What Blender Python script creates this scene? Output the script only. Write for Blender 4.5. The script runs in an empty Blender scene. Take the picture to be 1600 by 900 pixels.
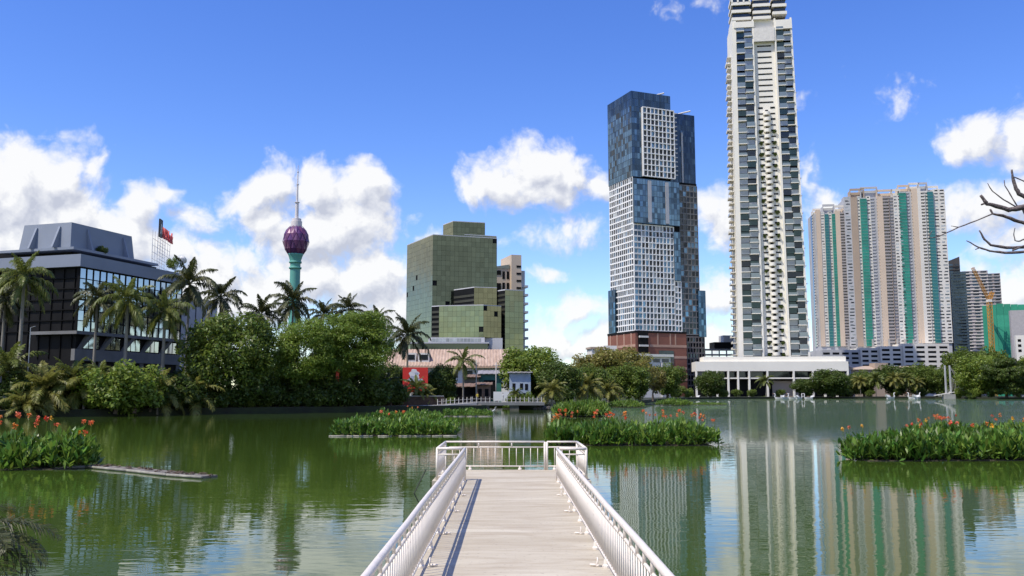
import bpy, math, random
import numpy as np
from mathutils import Vector, Matrix, Euler
from mathutils.geometry import tessellate_polygon
R = math.radians
sc = bpy.context.scene
col = sc.collection

# ------------------------------------------------------------------ camera
F = 1400.0                                   # focal length in pixels of a 1600 px wide frame
PITCH = math.atan(164 / F)
YAW = R(0.2455)
CAM = Vector((0, 0, 3.0))                    # lake surface is z = 0
cam_d = bpy.data.cameras.new('camera'); cam = bpy.data.objects.new('camera', cam_d); col.objects.link(cam)
cam_d.sensor_width = 36; cam_d.lens = 36 * F / 1600
cam_d.clip_start = 0.1; cam_d.clip_end = 20000
cam.location = CAM; cam.rotation_euler = (R(90) + PITCH, 0, -YAW)
sc.camera = cam
CM = Euler((R(90) + PITCH, 0, -YAW)).to_matrix()

def ray(px, py):
    return CM @ Vector(((px - 800) / F, -(py - 450) / F, -1))
def pt(px, py, Y):                           # the place seen at a photo pixel, Y metres out
    d = ray(px, py); return CAM + d * (Y / d.y)
def gx(px, Y):                               # x of a pixel column near the ground, Y metres out
    return pt(px, 606, Y).x
def zz(px, py, Y):
    return pt(px, py, Y).z
def wat(px, py, z=0.0):                      # where a pixel's ray meets the level z
    d = ray(px, py); return CAM + d * ((z - CAM.z) / d.z)

# ------------------------------------------------------------------ sun, sky, exposure
SUN = Vector((-0.52, -0.36, 1.04)).normalized()
sun_d = bpy.data.lights.new('sun', 'SUN'); sun = bpy.data.objects.new('sun', sun_d); col.objects.link(sun)
sun_d.energy = 3.9; sun_d.angle = R(0.53); sun_d.color = (1, 0.935, 0.82)
sun.rotation_euler = SUN.to_track_quat('Z', 'Y').to_euler()
sc.view_settings.view_transform = 'Standard'; sc.view_settings.look = 'None'
sc.view_settings.exposure = 0.38; sc.view_settings.gamma = 1.0
sc.cycles.max_bounces = 6; sc.cycles.diffuse_bounces = 3; sc.cycles.glossy_bounces = 4
sc.cycles.transmission_bounces = 3; sc.cycles.caustics_reflective = False; sc.cycles.caustics_refractive = False
sc.cycles.sample_clamp_indirect = 4.0

world = bpy.data.worlds.new('World'); sc.world = world; world.use_nodes = True
wn = world.node_tree; wn.nodes.clear()
def N(tree, typ, **kw):
    n = tree.nodes.new(typ)
    for k, v in kw.items():
        if k == 'inp':
            for i, val in v.items(): n.inputs[i].default_value = val
        else: setattr(n, k, v)
    return n
def mth(tree, op, a, b=None, c=None, clamp=False):
    n = tree.nodes.new('ShaderNodeMath'); n.operation = op; n.use_clamp = clamp
    for i, v in enumerate((a, b, c)):
        if v is None: continue
        if isinstance(v, (int, float)): n.inputs[i].default_value = v
        else: tree.links.new(v, n.inputs[i])
    return n.outputs[0]
def vmth(tree, op, a, b=None, out=0):
    n = tree.nodes.new('ShaderNodeVectorMath'); n.operation = op
    for i, v in enumerate((a, b)):
        if v is None: continue
        if isinstance(v, (tuple, list)): n.inputs[i].default_value = v
        else: tree.links.new(v, n.inputs[i])
    return n.outputs[out]

# clouds: puffs (pixel-sized ellipses of the photo turned into compass bearing / elevation), roughened by noise
PUFFS = [ # px, py, rx, ry, weight
    (-40, 300, 90, 90, 1), (25, 290, 75, 78, 1), (75, 285, 62, 62, 1), (140, 268, 24, 34, .8), (110, 330, 85, 55, 1), (30, 370, 120, 60, 1), (190, 370, 70, 50, .9),
    (232, 322, 34, 34, .9), (262, 305, 22, 20, .8), (300, 345, 50, 30, .6), (250, 385, 70, 45, .8), (330, 440, 95, 55, .95), (385, 410, 40, 30, .8), (380, 465, 110, 50, .95),
    (440, 292, 50, 44, 1), (385, 312, 46, 32, .9), (500, 300, 52, 48, 1), (566, 302, 44, 44, 1), (540, 360, 84, 60, 1), (470, 375, 80, 55, .95),
    (570, 440, 84, 74, 1), (630, 490, 75, 60, .95), (420, 345, 60, 40, .8), (480, 440, 80, 50, .9), (672, 372, 26, 18, .8),
    (835, 255, 62, 48, 1), (782, 280, 62, 40, .95), (890, 275, 48, 34, .95), (850, 300, 70, 34, .9), (935, 290, 34, 22, .8), (740, 296, 34, 22, .8),
    (890, 365, 80, 34, .55), (840, 428, 40, 18, .75), (905, 492, 74, 36, .7), (860, 525, 90, 40, .7), (940, 520, 60, 40, .7), (760, 375, 50, 20, .5),
    (1116, 340, 50, 50, .75), (1120, 470, 60, 46, .7), (1110, 530, 60, 40, .6), (1295, 318, 46, 26, .75), (1262, 290, 22, 54, .55), (1250, 150, 24, 14, .45),
    (1395, 150, 46, 34, .42), (1545, 222, 72, 38, .85), (1610, 225, 70, 50, .9), (1560, 308, 60, 34, .75), (1500, 325, 60, 40, .7), (1600, 360, 70, 60, .7),
    (1590, 470, 70, 60, .7), (1520, 440, 60, 50, .6), (1050, 15, 44, 20, .42), (70, 212, 70, 20, .42), (1110, 0, 40, 22, .4), (700, 530, 90, 30, .5), (1000, 560, 80, 30, .5),
    (-130, 330, 120, 110, .95), (-200, 400, 160, 80, .9), (1700, 330, 120, 70, .8), (1760, 420, 130, 80, .8),
    (1480, 520, 140, 34, .55), (250, 520, 220, 60, .75)]
def azel(px, py):
    d = ray(px, py).normalized(); return math.degrees(math.atan2(d.x, d.y)), math.degrees(math.asin(d.z))
grp = bpy.data.node_groups.new('cloud_density', 'ShaderNodeTree')
grp.interface.new_socket('Vector', in_out='INPUT', socket_type='NodeSocketVector')
grp.interface.new_socket('Density', in_out='OUTPUT', socket_type='NodeSocketFloat')
gi = grp.nodes.new('NodeGroupInput'); go = grp.nodes.new('NodeGroupOutput')
vin = gi.outputs[0]
warp = N(grp, 'ShaderNodeTexNoise', noise_dimensions='2D', inp={'Scale': 0.22, 'Detail': 3.0, 'Roughness': 0.6})
grp.links.new(vin, warp.inputs['Vector'])
wv = vmth(grp, 'MULTIPLY', vmth(grp, 'SUBTRACT', warp.outputs['Color'], (.5, .5, .5)), (3.0, 2.2, 0))
vw = vmth(grp, 'ADD', vin, wv)
acc = None
for px, py, rx, ry, w in PUFFS:
    a, e = azel(px, py)
    k = math.degrees(1 / F) * 1.36
    q = vmth(grp, 'MULTIPLY', vmth(grp, 'SUBTRACT', vw, (a, e, 0)), (1 / (rx * k), 1 / (ry * k), 0))
    b = mth(grp, 'MULTIPLY_ADD', vmth(grp, 'LENGTH', q, out=1), -1.0 * w, 1.0 * w)
    acc = b if acc is None else mth(grp, 'SMOOTH_MAX', acc, b, 0.16)
# beyond the frame the same kind of broken cumulus goes on all round the horizon
sep = N(grp, 'ShaderNodeSeparateXYZ'); grp.links.new(vin, sep.inputs[0])
absaz = mth(grp, 'ABSOLUTE', sep.outputs[0])
out_of = mth(grp, 'MULTIPLY', mth(grp, 'SUBTRACT', absaz, 33.0), 0.1, clamp=True)
big = N(grp, 'ShaderNodeTexNoise', noise_dimensions='2D', inp={'Scale': 0.07, 'Detail': 2.0})
grp.links.new(vw, big.inputs['Vector'])
band = mth(grp, 'SUBTRACT', 1.0, mth(grp, 'ABSOLUTE', mth(grp, 'DIVIDE', mth(grp, 'SUBTRACT', sep.outputs[1], 10.0), 22.0)))
gen = mth(grp, 'MULTIPLY', mth(grp, 'SUBTRACT', mth(grp, 'ADD', mth(grp, 'MULTIPLY', big.outputs[0], 1.6), mth(grp, 'MULTIPLY', band, .45)), 0.78), out_of)
acc = mth(grp, 'MAXIMUM', acc, mth(grp, 'SUBTRACT', gen, mth(grp, 'MULTIPLY', mth(grp, 'SUBTRACT', 1.0, out_of), 2.0)))
puff = N(grp, 'ShaderNodeTexVoronoi', voronoi_dimensions='2D', feature='SMOOTH_F1', inp={'Scale': 0.42, 'Detail': 3.0, 'Roughness': 0.55, 'Lacunarity': 2.3, 'Smoothness': 0.5})
grp.links.new(vw, puff.inputs['Vector'])
fb = N(grp, 'ShaderNodeTexNoise', noise_dimensions='2D', inp={'Scale': 0.55, 'Detail': 7.0, 'Roughness': 0.6})
grp.links.new(vin, fb.inputs['Vector'])
dn = mth(grp, 'ADD', acc, mth(grp, 'ADD', mth(grp, 'MULTIPLY', mth(grp, 'SUBTRACT', 0.45, puff.outputs['Distance']), 0.34), mth(grp, 'MULTIPLY', mth(grp, 'SUBTRACT', fb.outputs[0], 0.5), 0.56)))
grp.links.new(dn, go.inputs[0])

tc = N(wn, 'ShaderNodeTexCoord'); sx = N(wn, 'ShaderNodeSeparateXYZ'); wn.links.new(tc.outputs['Generated'], sx.inputs[0])
az = mth(wn, 'MULTIPLY', mth(wn, 'ARCTAN2', sx.outputs[0], sx.outputs[1]), 57.29578)
el = mth(wn, 'MULTIPLY', mth(wn, 'ARCSINE', sx.outputs[2]), 57.29578)
cxy = N(wn, 'ShaderNodeCombineXYZ'); wn.links.new(az, cxy.inputs[0]); wn.links.new(el, cxy.inputs[1])
def dens(off):
    g = wn.nodes.new('ShaderNodeGroup'); g.node_tree = grp
    wn.links.new(vmth(wn, 'ADD', cxy.outputs[0], off), g.inputs[0]); return g.outputs[0]
d0 = dens((0, 0, 0)); d1 = dens((-0.55, 1.0, 0))
alpha = N(wn, 'ShaderNodeMapRange', interpolation_type='SMOOTHSTEP', inp={1: 0.0, 2: 0.47, 3: 0, 4: 1}); wn.links.new(d0, alpha.inputs[0])
lit = N(wn, 'ShaderNodeMapRange', inp={1: -0.36, 2: 0.30, 3: 0, 4: 1}); wn.links.new(mth(wn, 'SUBTRACT', d0, d1), lit.inputs[0])
thin = N(wn, 'ShaderNodeMapRange', inp={1: 0.30, 2: 1.0, 3: 0, 4: 1}); wn.links.new(d0, thin.inputs[0])
lit2 = mth(wn, 'SUBTRACT', lit.outputs[0], mth(wn, 'MULTIPLY', thin.outputs[0], 0.12), clamp=True)
ramp = N(wn, 'ShaderNodeValToRGB'); wn.links.new(lit2, ramp.inputs[0])
ramp.color_ramp.elements[0].color = (0.58, 0.61, 0.71, 1); ramp.color_ramp.elements[0].position = 0.05
ramp.color_ramp.elements[1].color = (1.0, 1.0, 1.0, 1); ramp.color_ramp.elements[1].position = 0.72
e = ramp.color_ramp.elements.new(0.38); e.color = (0.77, 0.79, 0.855, 1)
sky = N(wn, 'ShaderNodeTexSky', sky_type='NISHITA', sun_disc=False)
sky.sun_elevation = math.asin(SUN.z); sky.sun_rotation = math.atan2(SUN.x, SUN.y)
sky.air_density = 1.0; sky.dust_density = 0.25; sky.ozone_density = 4.0; sky.altitude = 0
bg = N(wn, 'ShaderNodeBackground', inp={'Strength': 0.145}); shs = N(wn, 'ShaderNodeHueSaturation', inp={'Saturation': 1.26, 'Hue': 0.520, 'Value': 1.14}); wn.links.new(sky.outputs[0], shs.inputs['Color']); wn.links.new(shs.outputs[0], bg.inputs[0])
bgc = N(wn, 'ShaderNodeBackground', inp={'Strength': 0.76}); wn.links.new(ramp.outputs[0], bgc.inputs[0])
up = mth(wn, 'GREATER_THAN', sx.outputs[2], -0.005)
mixs = N(wn, 'ShaderNodeMixShader'); wn.links.new(mth(wn, 'MULTIPLY', mth(wn, 'MULTIPLY', alpha.outputs[0], 0.97), up), mixs.inputs[0])
wn.links.new(bg.outputs[0], mixs.inputs[1]); wn.links.new(bgc.outputs[0], mixs.inputs[2])
wo = N(wn, 'ShaderNodeOutputWorld'); wn.links.new(mixs.outputs[0], wo.inputs[0])
world.cycles.sampling_method = 'MANUAL'; world.cycles.sample_map_resolution = 512

# ------------------------------------------------------------------ materials
MATS = {}
def mat(name, c, rough=0.7, metal=0.0, var=0.12, vs=0.8, bump=0.0, bs=20.0, spec=0.5, stretch=(1, 1, 1), island=0.0, c2=None, trans=0.0, hue=0.0):
    if name in MATS: return MATS[name]
    m = bpy.data.materials.new(name); m.use_nodes = True; t = m.node_tree; t.nodes.clear()
    o = N(t, 'ShaderNodeOutputMaterial'); b = N(t, 'ShaderNodeBsdfPrincipled')
    b.inputs['Roughness'].default_value = rough; b.inputs['Metallic'].default_value = metal
    b.inputs['Specular IOR Level'].default_value = spec
    tcn = N(t, 'ShaderNodeTexCoord'); mp = N(t, 'ShaderNodeMapping'); mp.inputs['Scale'].default_value = stretch
    t.links.new(tcn.outputs['Object'], mp.inputs[0])
    nz = N(t, 'ShaderNodeTexNoise', inp={'Scale': vs, 'Detail': 5.0, 'Roughness': 0.6}); t.links.new(mp.outputs[0], nz.inputs['Vector'])
    lo = tuple(max(0, v * (1 - var)) for v in c) + (1,); hi = tuple(min(1, v * (1 + var)) for v in c) + (1,)
    mx = N(t, 'ShaderNodeMix', data_type='RGBA'); mx.inputs['A'].default_value = lo; mx.inputs['B'].default_value = (tuple(c2) + (1,)) if c2 else hi
    cr = N(t, 'ShaderNodeMapRange', inp={1: 0.3, 2: 0.7}); t.links.new(nz.outputs[0], cr.inputs[0]); t.links.new(cr.outputs[0], mx.inputs['Factor'])
    colr = mx.outputs['Result']
    if island:
        g = N(t, 'ShaderNodeNewGeometry')
        hs = N(t, 'ShaderNodeHueSaturation'); t.links.new(colr, hs.inputs['Color'])
        v = mth(t, 'MULTIPLY_ADD', g.outputs['Random Per Island'], 2 * island, 1 - island); t.links.new(v, hs.inputs['Value'])
        if hue:
            r2 = mth(t, 'FRACT', mth(t, 'MULTIPLY', g.outputs['Random Per Island'], 7.31))
            t.links.new(mth(t, 'MULTIPLY_ADD', r2, 2 * hue, 0.5 - hue), hs.inputs['Hue'])
        colr = hs.outputs[0]
    t.links.new(colr, b.inputs['Base Color'])
    if bump:
        n2 = N(t, 'ShaderNodeTexNoise', inp={'Scale': bs, 'Detail': 4.0}); t.links.new(mp.outputs[0], n2.inputs['Vector'])
        bp = N(t, 'ShaderNodeBump', inp={'Strength': bump, 'Distance': 0.05}); t.links.new(n2.outputs[0], bp.inputs['Height']); t.links.new(bp.outputs[0], b.inputs['Normal'])
    if trans:
        tr = N(t, 'ShaderNodeBsdfTranslucent'); t.links.new(colr, tr.inputs[0])
        ms = N(t, 'ShaderNodeMixShader', inp={0: trans}); t.links.new(b.outputs[0], ms.inputs[1]); t.links.new(tr.outputs[0], ms.inputs[2]); t.links.new(ms.outputs[0], o.inputs[0])
    else: t.links.new(b.outputs[0], o.inputs[0])
    MATS[name] = m; return m

def leafmat(name, c, c2, isl=0.35, hue=0.02, trans=0.42, rough=0.45, vs=0.35):
    return mat(name, c, rough, 0, 0.2, vs, island=isl, hue=hue, c2=c2, trans=trans, spec=0.35)
white = mat('white_paint', (.66, .65, .63), .45, var=.05, vs=3, bump=.04, bs=60)
railp = mat('rail_paint', (.74, .67, .585), .4, var=.09, vs=9, bump=.1, bs=90)
cream = mat('cream_render', (.79, .75, .655), .7, var=.05, vs=.08)
concrete = mat('concrete', (.36, .35, .33), .85, var=.18, vs=.5, bump=.15)
greyc = mat('grey_render', (.45, .45, .46), .8, var=.1, vs=.15)
darkgrey = mat('dark_cladding', (.010, .0095, .0095), .6, var=.3, vs=.4, spec=.12)
steel = mat('steel', (.35, .36, .38), .4, .6, var=.1)
dark = mat('dark_interior', (.010, .011, .012), .9, var=.2, spec=.1)
beige = mat('beige_render', (.60, .48, .37), .8, var=.06, vs=.05)
brown = mat('brown_render', (.40, .31, .235), .8, var=.08, vs=.05)
wht2 = mat('white_render', (.68, .645, .585), .75, var=.07, vs=.05)
bark = mat('bark', (.10, .075, .055), .9, var=.35, vs=2.0, bump=.6, bs=8)
palmbark = mat('palm_bark', (.22, .20, .17), .9, var=.3, vs=2.0, bump=.5, bs=6, stretch=(1, 1, 4))

# ------------------------------------------------------------------ mesh tools
class MB:
    def __init__(s): s.v = []; s.f = []; s.m = []
    def quad(s, a, b, c, d, mi=0):
        i = len(s.v); s.v += [tuple(a), tuple(b), tuple(c), tuple(d)]; s.f.append((i, i + 1, i + 2, i + 3)); s.m.append(mi)
    def tri(s, a, b, c, mi=0):
        i = len(s.v); s.v += [tuple(a), tuple(b), tuple(c)]; s.f.append((i, i + 1, i + 2)); s.m.append(mi)
    def hexa(s, p, mi=0):                    # 8 corners: bottom ring ccw, top ring ccw
        i = len(s.v); s.v += [tuple(q) for q in p]
        for f in ((3, 2, 1, 0), (4, 5, 6, 7), (0, 1, 5, 4), (1, 2, 6, 5), (2, 3, 7, 6), (3, 0, 4, 7)):
            s.f.append(tuple(i + k for k in f)); s.m.append(mi)
    def box(s, x0, x1, y0, y1, z0, z1, mi=0):
        if x0 > x1: x0, x1 = x1, x0
        if y0 > y1: y0, y1 = y1, y0
        if z0 > z1: z0, z1 = z1, z0
        s.hexa([(x0, y0, z0), (x1, y0, z0), (x1, y1, z0), (x0, y1, z0), (x0, y0, z1), (x1, y0, z1), (x1, y1, z1), (x0, y1, z1)], mi)
    def prism(s, poly, z0, z1, mi=0):        # poly ccw seen from above; z0/z1 numbers or per-corner lists
        n = len(poly); i = len(s.v)
        zb = z0 if isinstance(z0, (list, tuple)) else [z0] * n; zt = z1 if isinstance(z1, (list, tuple)) else [z1] * n
        s.v += [(p[0], p[1], zb[k]) for k, p in enumerate(poly)] + [(p[0], p[1], zt[k]) for k, p in enumerate(poly)]
        s.f.append(tuple(i + k for k in reversed(range(n)))); s.m.append(mi)
        s.f.append(tuple(i + n + k for k in range(n))); s.m.append(mi)
        for k in range(n):
            s.f.append((i + k, i + (k + 1) % n, i + n + (k + 1) % n, i + n + k)); s.m.append(mi)
    def tube(s, pts, rads, n=8, mi=0, caps=True):
        pts = [Vector(p) for p in pts]
        if isinstance(rads, (int, float)): rads = [rads] * len(pts)
        i0 = len(s.v); prev = None
        for k, p in enumerate(pts):
            d = (pts[min(k + 1, len(pts) - 1)] - pts[max(k - 1, 0)]).normalized()
            if prev is None:
                u = d.orthogonal().normalized()
            else:
                u = (prev - d * prev.dot(d)); u = u.normalized() if u.length > 1e-6 else d.orthogonal().normalized()
            prev = u; w = d.cross(u)
            for j in range(n):
                a = 2 * math.pi * j / n; s.v.append(tuple(p + (u * math.cos(a) + w * math.sin(a)) * rads[k]))
        for k in range(len(pts) - 1):
            for j in range(n):
                a = i0 + k * n + j; b = i0 + k * n + (j + 1) % n
                s.f.append((a, b, b + n, a + n)); s.m.append(mi)
        if caps:
            s.f.append(tuple(i0 + j for j in reversed(range(n)))); s.m.append(mi)
            e = i0 + (len(pts) - 1) * n; s.f.append(tuple(e + j for j in range(n))); s.m.append(mi)
    def lathe(s, prof, n=24, mi=0, c=(0, 0)):
        i0 = len(s.v)
        for r, z in prof:
            for j in range(n):
                a = 2 * math.pi * j / n; s.v.append((c[0] + r * math.cos(a), c[1] + r * math.sin(a), z))
        for k in range(len(prof) - 1):
            for j in range(n):
                a = i0 + k * n + j; b = i0 + k * n + (j + 1) % n
                s.f.append((a, b, b + n, a + n)); s.m.append(mi)
        s.f.append(tuple(i0 + j for j in reversed(range(n)))); s.m.append(mi)
        e = i0 + (len(prof) - 1) * n; s.f.append(tuple(e + j for j in range(n))); s.m.append(mi)
    def mesh(s, name, mats):
        me = bpy.data.meshes.new(name); me.from_pydata(s.v, [], s.f)
        for m in (mats if isinstance(mats, (list, tuple)) else [mats]): me.materials.append(m)
        me.polygons.foreach_set('material_index', s.m); me.update(); return me
    def build(s, name, mats, parent=None, smooth=False, kind=None):
        me = s.mesh(name, mats)
        if smooth: me.polygons.foreach_set('use_smooth', [True] * len(me.polygons))
        return add(name, me, parent, kind)
def add(name, me, parent=None, kind=None, loc=None, rot=None, scale=None):
    o = bpy.data.objects.new(name, me); col.objects.link(o)
    if parent is not None: o.parent = parent
    if kind: o['kind'] = kind
    if loc is not None: o.location = loc
    if rot is not None: o.rotation_euler = rot
    if scale is not None: o.scale = scale if not isinstance(scale, (int, float)) else (scale,) * 3
    return o
def tag(o, label, cat, group=None):
    o['label'] = label; o['category'] = cat
    if group: o['group'] = group
    return o
def thing(name, label, cat, loc=(0, 0, 0), rz=0.0, group=None, scale=1.0):
    o = bpy.data.objects.new(name, None); col.objects.link(o); o.location = loc; o.rotation_euler = (0, 0, rz); o.scale = (scale,) * 3
    return tag(o, label, cat, group)
def dup(root, loc, rz, label, group=None, scale=None, zs=1.0):
    def cp(o, p):
        c = o.copy(); col.objects.link(c); c.parent = p
        for ch in list(o.children): cp(ch, c)
        return c
    r = cp(root, None); r.location = loc; r.rotation_euler = (0, 0, rz)
    if scale is not None: r.scale = (scale, scale, scale * zs)
    r['label'] = label
    if group: r['group'] = group
    return r
def np_mesh(name, V, nv, mats, mi=None):
    """V: (N*nv,3) points, N separate polygons of nv corners each"""
    n = len(V) // nv; me = bpy.data.meshes.new(name)
    me.vertices.add(len(V)); me.vertices.foreach_set('co', V.astype(np.float32).ravel())
    me.loops.add(len(V)); me.loops.foreach_set('vertex_index', np.arange(len(V), dtype=np.int32))
    me.polygons.add(n); me.polygons.foreach_set('loop_start', np.arange(0, len(V), nv, dtype=np.int32))
    for m in (mats if isinstance(mats, (list, tuple)) else [mats]): me.materials.append(m)
    if mi is not None: me.polygons.foreach_set('material_index', mi.astype(np.int32))
    me.update(calc_edges=True); return me
def unit(a): return a / np.maximum(np.linalg.norm(a, axis=1, keepdims=True), 1e-9)

# facades: side F looks to -y, L to -x, R to +x (in the building's own frame); d counts outward
def fbox(mb, side, pl, a0, a1, z0, z1, d0, d1, mi=0):
    if side == 'F': mb.box(a0, a1, pl - d1, pl - d0, z0, z1, mi)
    elif side == 'L': mb.box(pl - d1, pl - d0, a0, a1, z0, z1, mi)
    else: mb.box(pl + d0, pl + d1, a0, a1, z0, z1, mi)
def fpane(mb, side, pl, a0, a1, z0, z1, d, mi=0, tilt=0.0, rnd=random):
    t = [rnd.uniform(-tilt, tilt) for _ in range(2)]
    da, dz = t[0] * (a1 - a0) / 2, t[1] * (z1 - z0) / 2
    D = [d - da - dz, d + da - dz, d + da + dz, d - da + dz]; A = [a0, a1, a1, a0]; Z = [z0, z0, z1, z1]
    if side == 'F': P = [(A[k], pl - D[k], Z[k]) for k in range(4)]
    elif side == 'L': P = [(pl - D[k], A[k], Z[k]) for k in (1, 0, 3, 2)]
    else: P = [(pl + D[k], A[k], Z[k]) for k in range(4)]
    mb.quad(*P, mi)
def grid(fr, pn, side, pl, a0, a1, z0, z1, nc, nr, bw, bh, d, mix=(0,), tilt=.01, rnd=random, fm=0, vskip=None):
    """bars into fr, panes into pn"""
    ca = (a1 - a0) / nc; rz = (z1 - z0) / nr
    for k in range(nc + 1):
        a = a0 + k * ca
        if vskip and k in vskip: continue
        fbox(fr, side, pl, a - bw / 2, a + bw / 2, z0, z1, 0, d, fm)
    for k in range(nr + 1):
        z = z0 + k * rz
        fbox(fr, side, pl, a0, a1, z - bh / 2, z + bh / 2, 0, d - .03, fm)
    for i in range(nc):
        for k in range(nr):
            fpane(pn, side, pl, a0 + i * ca + bw / 2, a0 + (i + 1) * ca - bw / 2, z0 + k * rz + bh / 2, z0 + (k + 1) * rz - bh / 2, 0.06, rnd.choice(mix), tilt, rnd)
# ------------------------------------------------------------------ water and ground
def water_mat():
    m = bpy.data.materials.new('lake_water'); m.use_nodes = True; t = m.node_tree; b = t.nodes['Principled BSDF']
    g = N(t, 'ShaderNodeNewGeometry'); sp = N(t, 'ShaderNodeSeparateXYZ'); t.links.new(g.outputs['Position'], sp.inputs[0])
    nz = N(t, 'ShaderNodeTexNoise', inp={'Scale': 0.05, 'Detail': 3.0}); t.links.new(g.outputs['Position'], nz.inputs['Vector'])
    mx = N(t, 'ShaderNodeMix', data_type='RGBA'); mx.inputs['A'].default_value = (.040, .074, .011, 1); mx.inputs['B'].default_value = (.056, .094, .016, 1)
    t.links.new(nz.outputs[0], mx.inputs['Factor']); t.links.new(mx.outputs['Result'], b.inputs['Base Color'])
    b.inputs['Roughness'].default_value = 0.015; b.inputs['IOR'].default_value = 1.333
    # calm near the jetty and under the banks, wind ripples on the open lake
    wx = N(t, 'ShaderNodeMapRange', interpolation_type='SMOOTHSTEP', inp={1: 6.0, 2: 30.0}); t.links.new(sp.outputs[0], wx.inputs[0])
    wy = N(t, 'ShaderNodeMapRange', interpolation_type='SMOOTHSTEP', inp={1: 48.0, 2: 85.0}); t.links.new(sp.outputs[1], wy.inputs[0])
    n0 = N(t, 'ShaderNodeTexNoise', inp={'Scale': 0.035, 'Detail': 2.0}); t.links.new(g.outputs['Position'], n0.inputs['Vector'])
    pat = N(t, 'ShaderNodeMapRange', inp={1: 0.35, 2: 0.6, 3: .6, 4: 1}); t.links.new(n0.outputs[0], pat.inputs[0])
    wind = mth(t, 'MULTIPLY', mth(t, 'MULTIPLY', wx.outputs[0], wy.outputs[0]), pat.outputs[0])
    def rip(scale, sxyz, det=3.0, dist=0.0):
        mp = N(t, 'ShaderNodeMapping'); mp.inputs['Scale'].default_value = sxyz; t.links.new(g.outputs['Position'], mp.inputs[0])
        n = N(t, 'ShaderNodeTexNoise', inp={'Scale': scale, 'Detail': det, 'Roughness': .55, 'Distortion': dist}); t.links.new(mp.outputs[0], n.inputs['Vector']); return n.outputs[0]
    r1 = rip(1.0, (.30, .85, 1)); r2 = rip(2.6, (.5, 1.2, 1), 2.0, .4); r3 = rip(1.6, (.6, 1.3, 1), 3.0)
    h = mth(t, 'ADD', mth(t, 'MULTIPLY', r1, 0.0068), mth(t, 'MULTIPLY', r2, 0.0032))
    h = mth(t, 'ADD', h, mth(t, 'MULTIPLY', mth(t, 'MULTIPLY', r3, 0.55), wind))
    bp = N(t, 'ShaderNodeBump', inp={'Strength': 1.0, 'Distance': 1.0}); t.links.new(h, bp.inputs['Height']); t.links.new(bp.outputs[0], b.inputs['Normal'])
    return m
mb = MB(); mb.quad((-900, -80, 0), (900, -80, 0), (900, 640, 0), (-900, 640, 0))
o = mb.build('water', water_mat()); o['kind'] = 'structure'

soil = mat('soil', (.026, .024, .016), .95, var=.35, vs=.4, bump=.5, bs=3, c2=(.03, .042, .015))
SHORE = [(-1400, 60), (-500, 84), (-150, 100), (0, 110), (160, 117), (330, 128), (480, 137), (600, 145), (690, 150), (752, 156), (760, 158), (762, 215), (800, 215), (800, 160), (850, 166), (880, 176),
         (960, 214), (1005, 262), (1030, 330), (1075, 430), (1200, 472), (1330, 480), (1460, 486), (1500, 470), (1530, 440), (1640, 425), (2100, 380), (2900, 300)]
def sheet(name, pts2, z, m, zlow=-0.6):
    tris = tessellate_polygon([[Vector((p[0], p[1], 0)) for p in pts2]])
    b = MB(); n = len(pts2); b.v = [(p[0], p[1], z) for p in pts2] + [(p[0], p[1], zlow) for p in pts2]
    for t3 in tris:
        a = [pts2[i] for i in t3]
        cr = (a[1][0] - a[0][0]) * (a[2][1] - a[0][1]) - (a[1][1] - a[0][1]) * (a[2][0] - a[0][0])
        b.f.append(tuple(t3) if cr > 0 else tuple(reversed(t3))); b.m.append(0)
    for k in range(n):
        b.f.append((k, n + k, n + (k + 1) % n, (k + 1) % n)); b.m.append(0)
    o = b.build(name, m); o['kind'] = 'structure'; return o
shore_xy = [(gx(p, Y), Y) for p, Y in SHORE]
sheet('ground', [(-7000, 60)] + shore_xy + [(7000, 300), (7000, 9000), (-7000, 9000)], 0.9, soil)
sheet('near_bank', [(-200, -70), (200, -70), (200, 9), (60, 12), (7, 12.2), (4, 4), (-4, 4), (-5, 10.3), (-9, 10.6), (-60, 9), (-200, 9)], 0.4, soil)
# promenade along the left bank
pavem = mat('pavement', (.36, .32, .25), .9, var=.2, vs=.8)
b = MB(); L = [(gx(p, Y) , Y) for p, Y in SHORE[1:10]]
for k in range(len(L) - 1):
    (x0, y0), (x1, y1) = L[k], L[k + 1]
    b.quad((x0, y0 + .5, .91), (x1, y1 + .5, .91), (x1, y1 + 3.2, .91), (x0, y0 + 3.2, .91))
o = b.build('path', pavem); o['kind'] = 'structure'
wallbrown = mat('old_brick_wall', (.075, .045, .03), .9, var=.35, vs=1.5, bump=.4, bs=4)
w = thing('retaining_wall', 'long low dark brown wall behind the promenade on the left bank', 'wall', (L[1][0], L[1][1] + 5, .9))
for k in range(1, len(L) - 2):
    (x0, y0), (x1, y1) = L[k], L[k + 1]; ox, oy = L[1][0], L[1][1] + 5
    b = MB(); d = Vector((x1 - x0, y1 - y0)).normalized(); n = Vector((-d.y, d.x)) * .35
    p = [(x0 - ox, y0 + 5 - oy), (x1 - ox, y1 + 5 - oy), (x1 - ox + n.x, y1 + 5 - oy + n.y), (x0 - ox + n.x, y0 + 5 - oy + n.y)]
    b.prism(p, 0, 1.5)
    q = [(x0 - ox - n.x * .3, y0 + 5 - oy - n.y * .3), (x1 - ox - n.x * .3, y1 + 5 - oy - n.y * .3), (p[2][0] + n.x * .3, p[2][1] + n.y * .3), (p[3][0] + n.x * .3, p[3][1] + n.y * .3)]
    b.prism(q, 1.503, 1.65, 1); b.build('wall_bay', [wallbrown, concrete], w)

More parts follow.
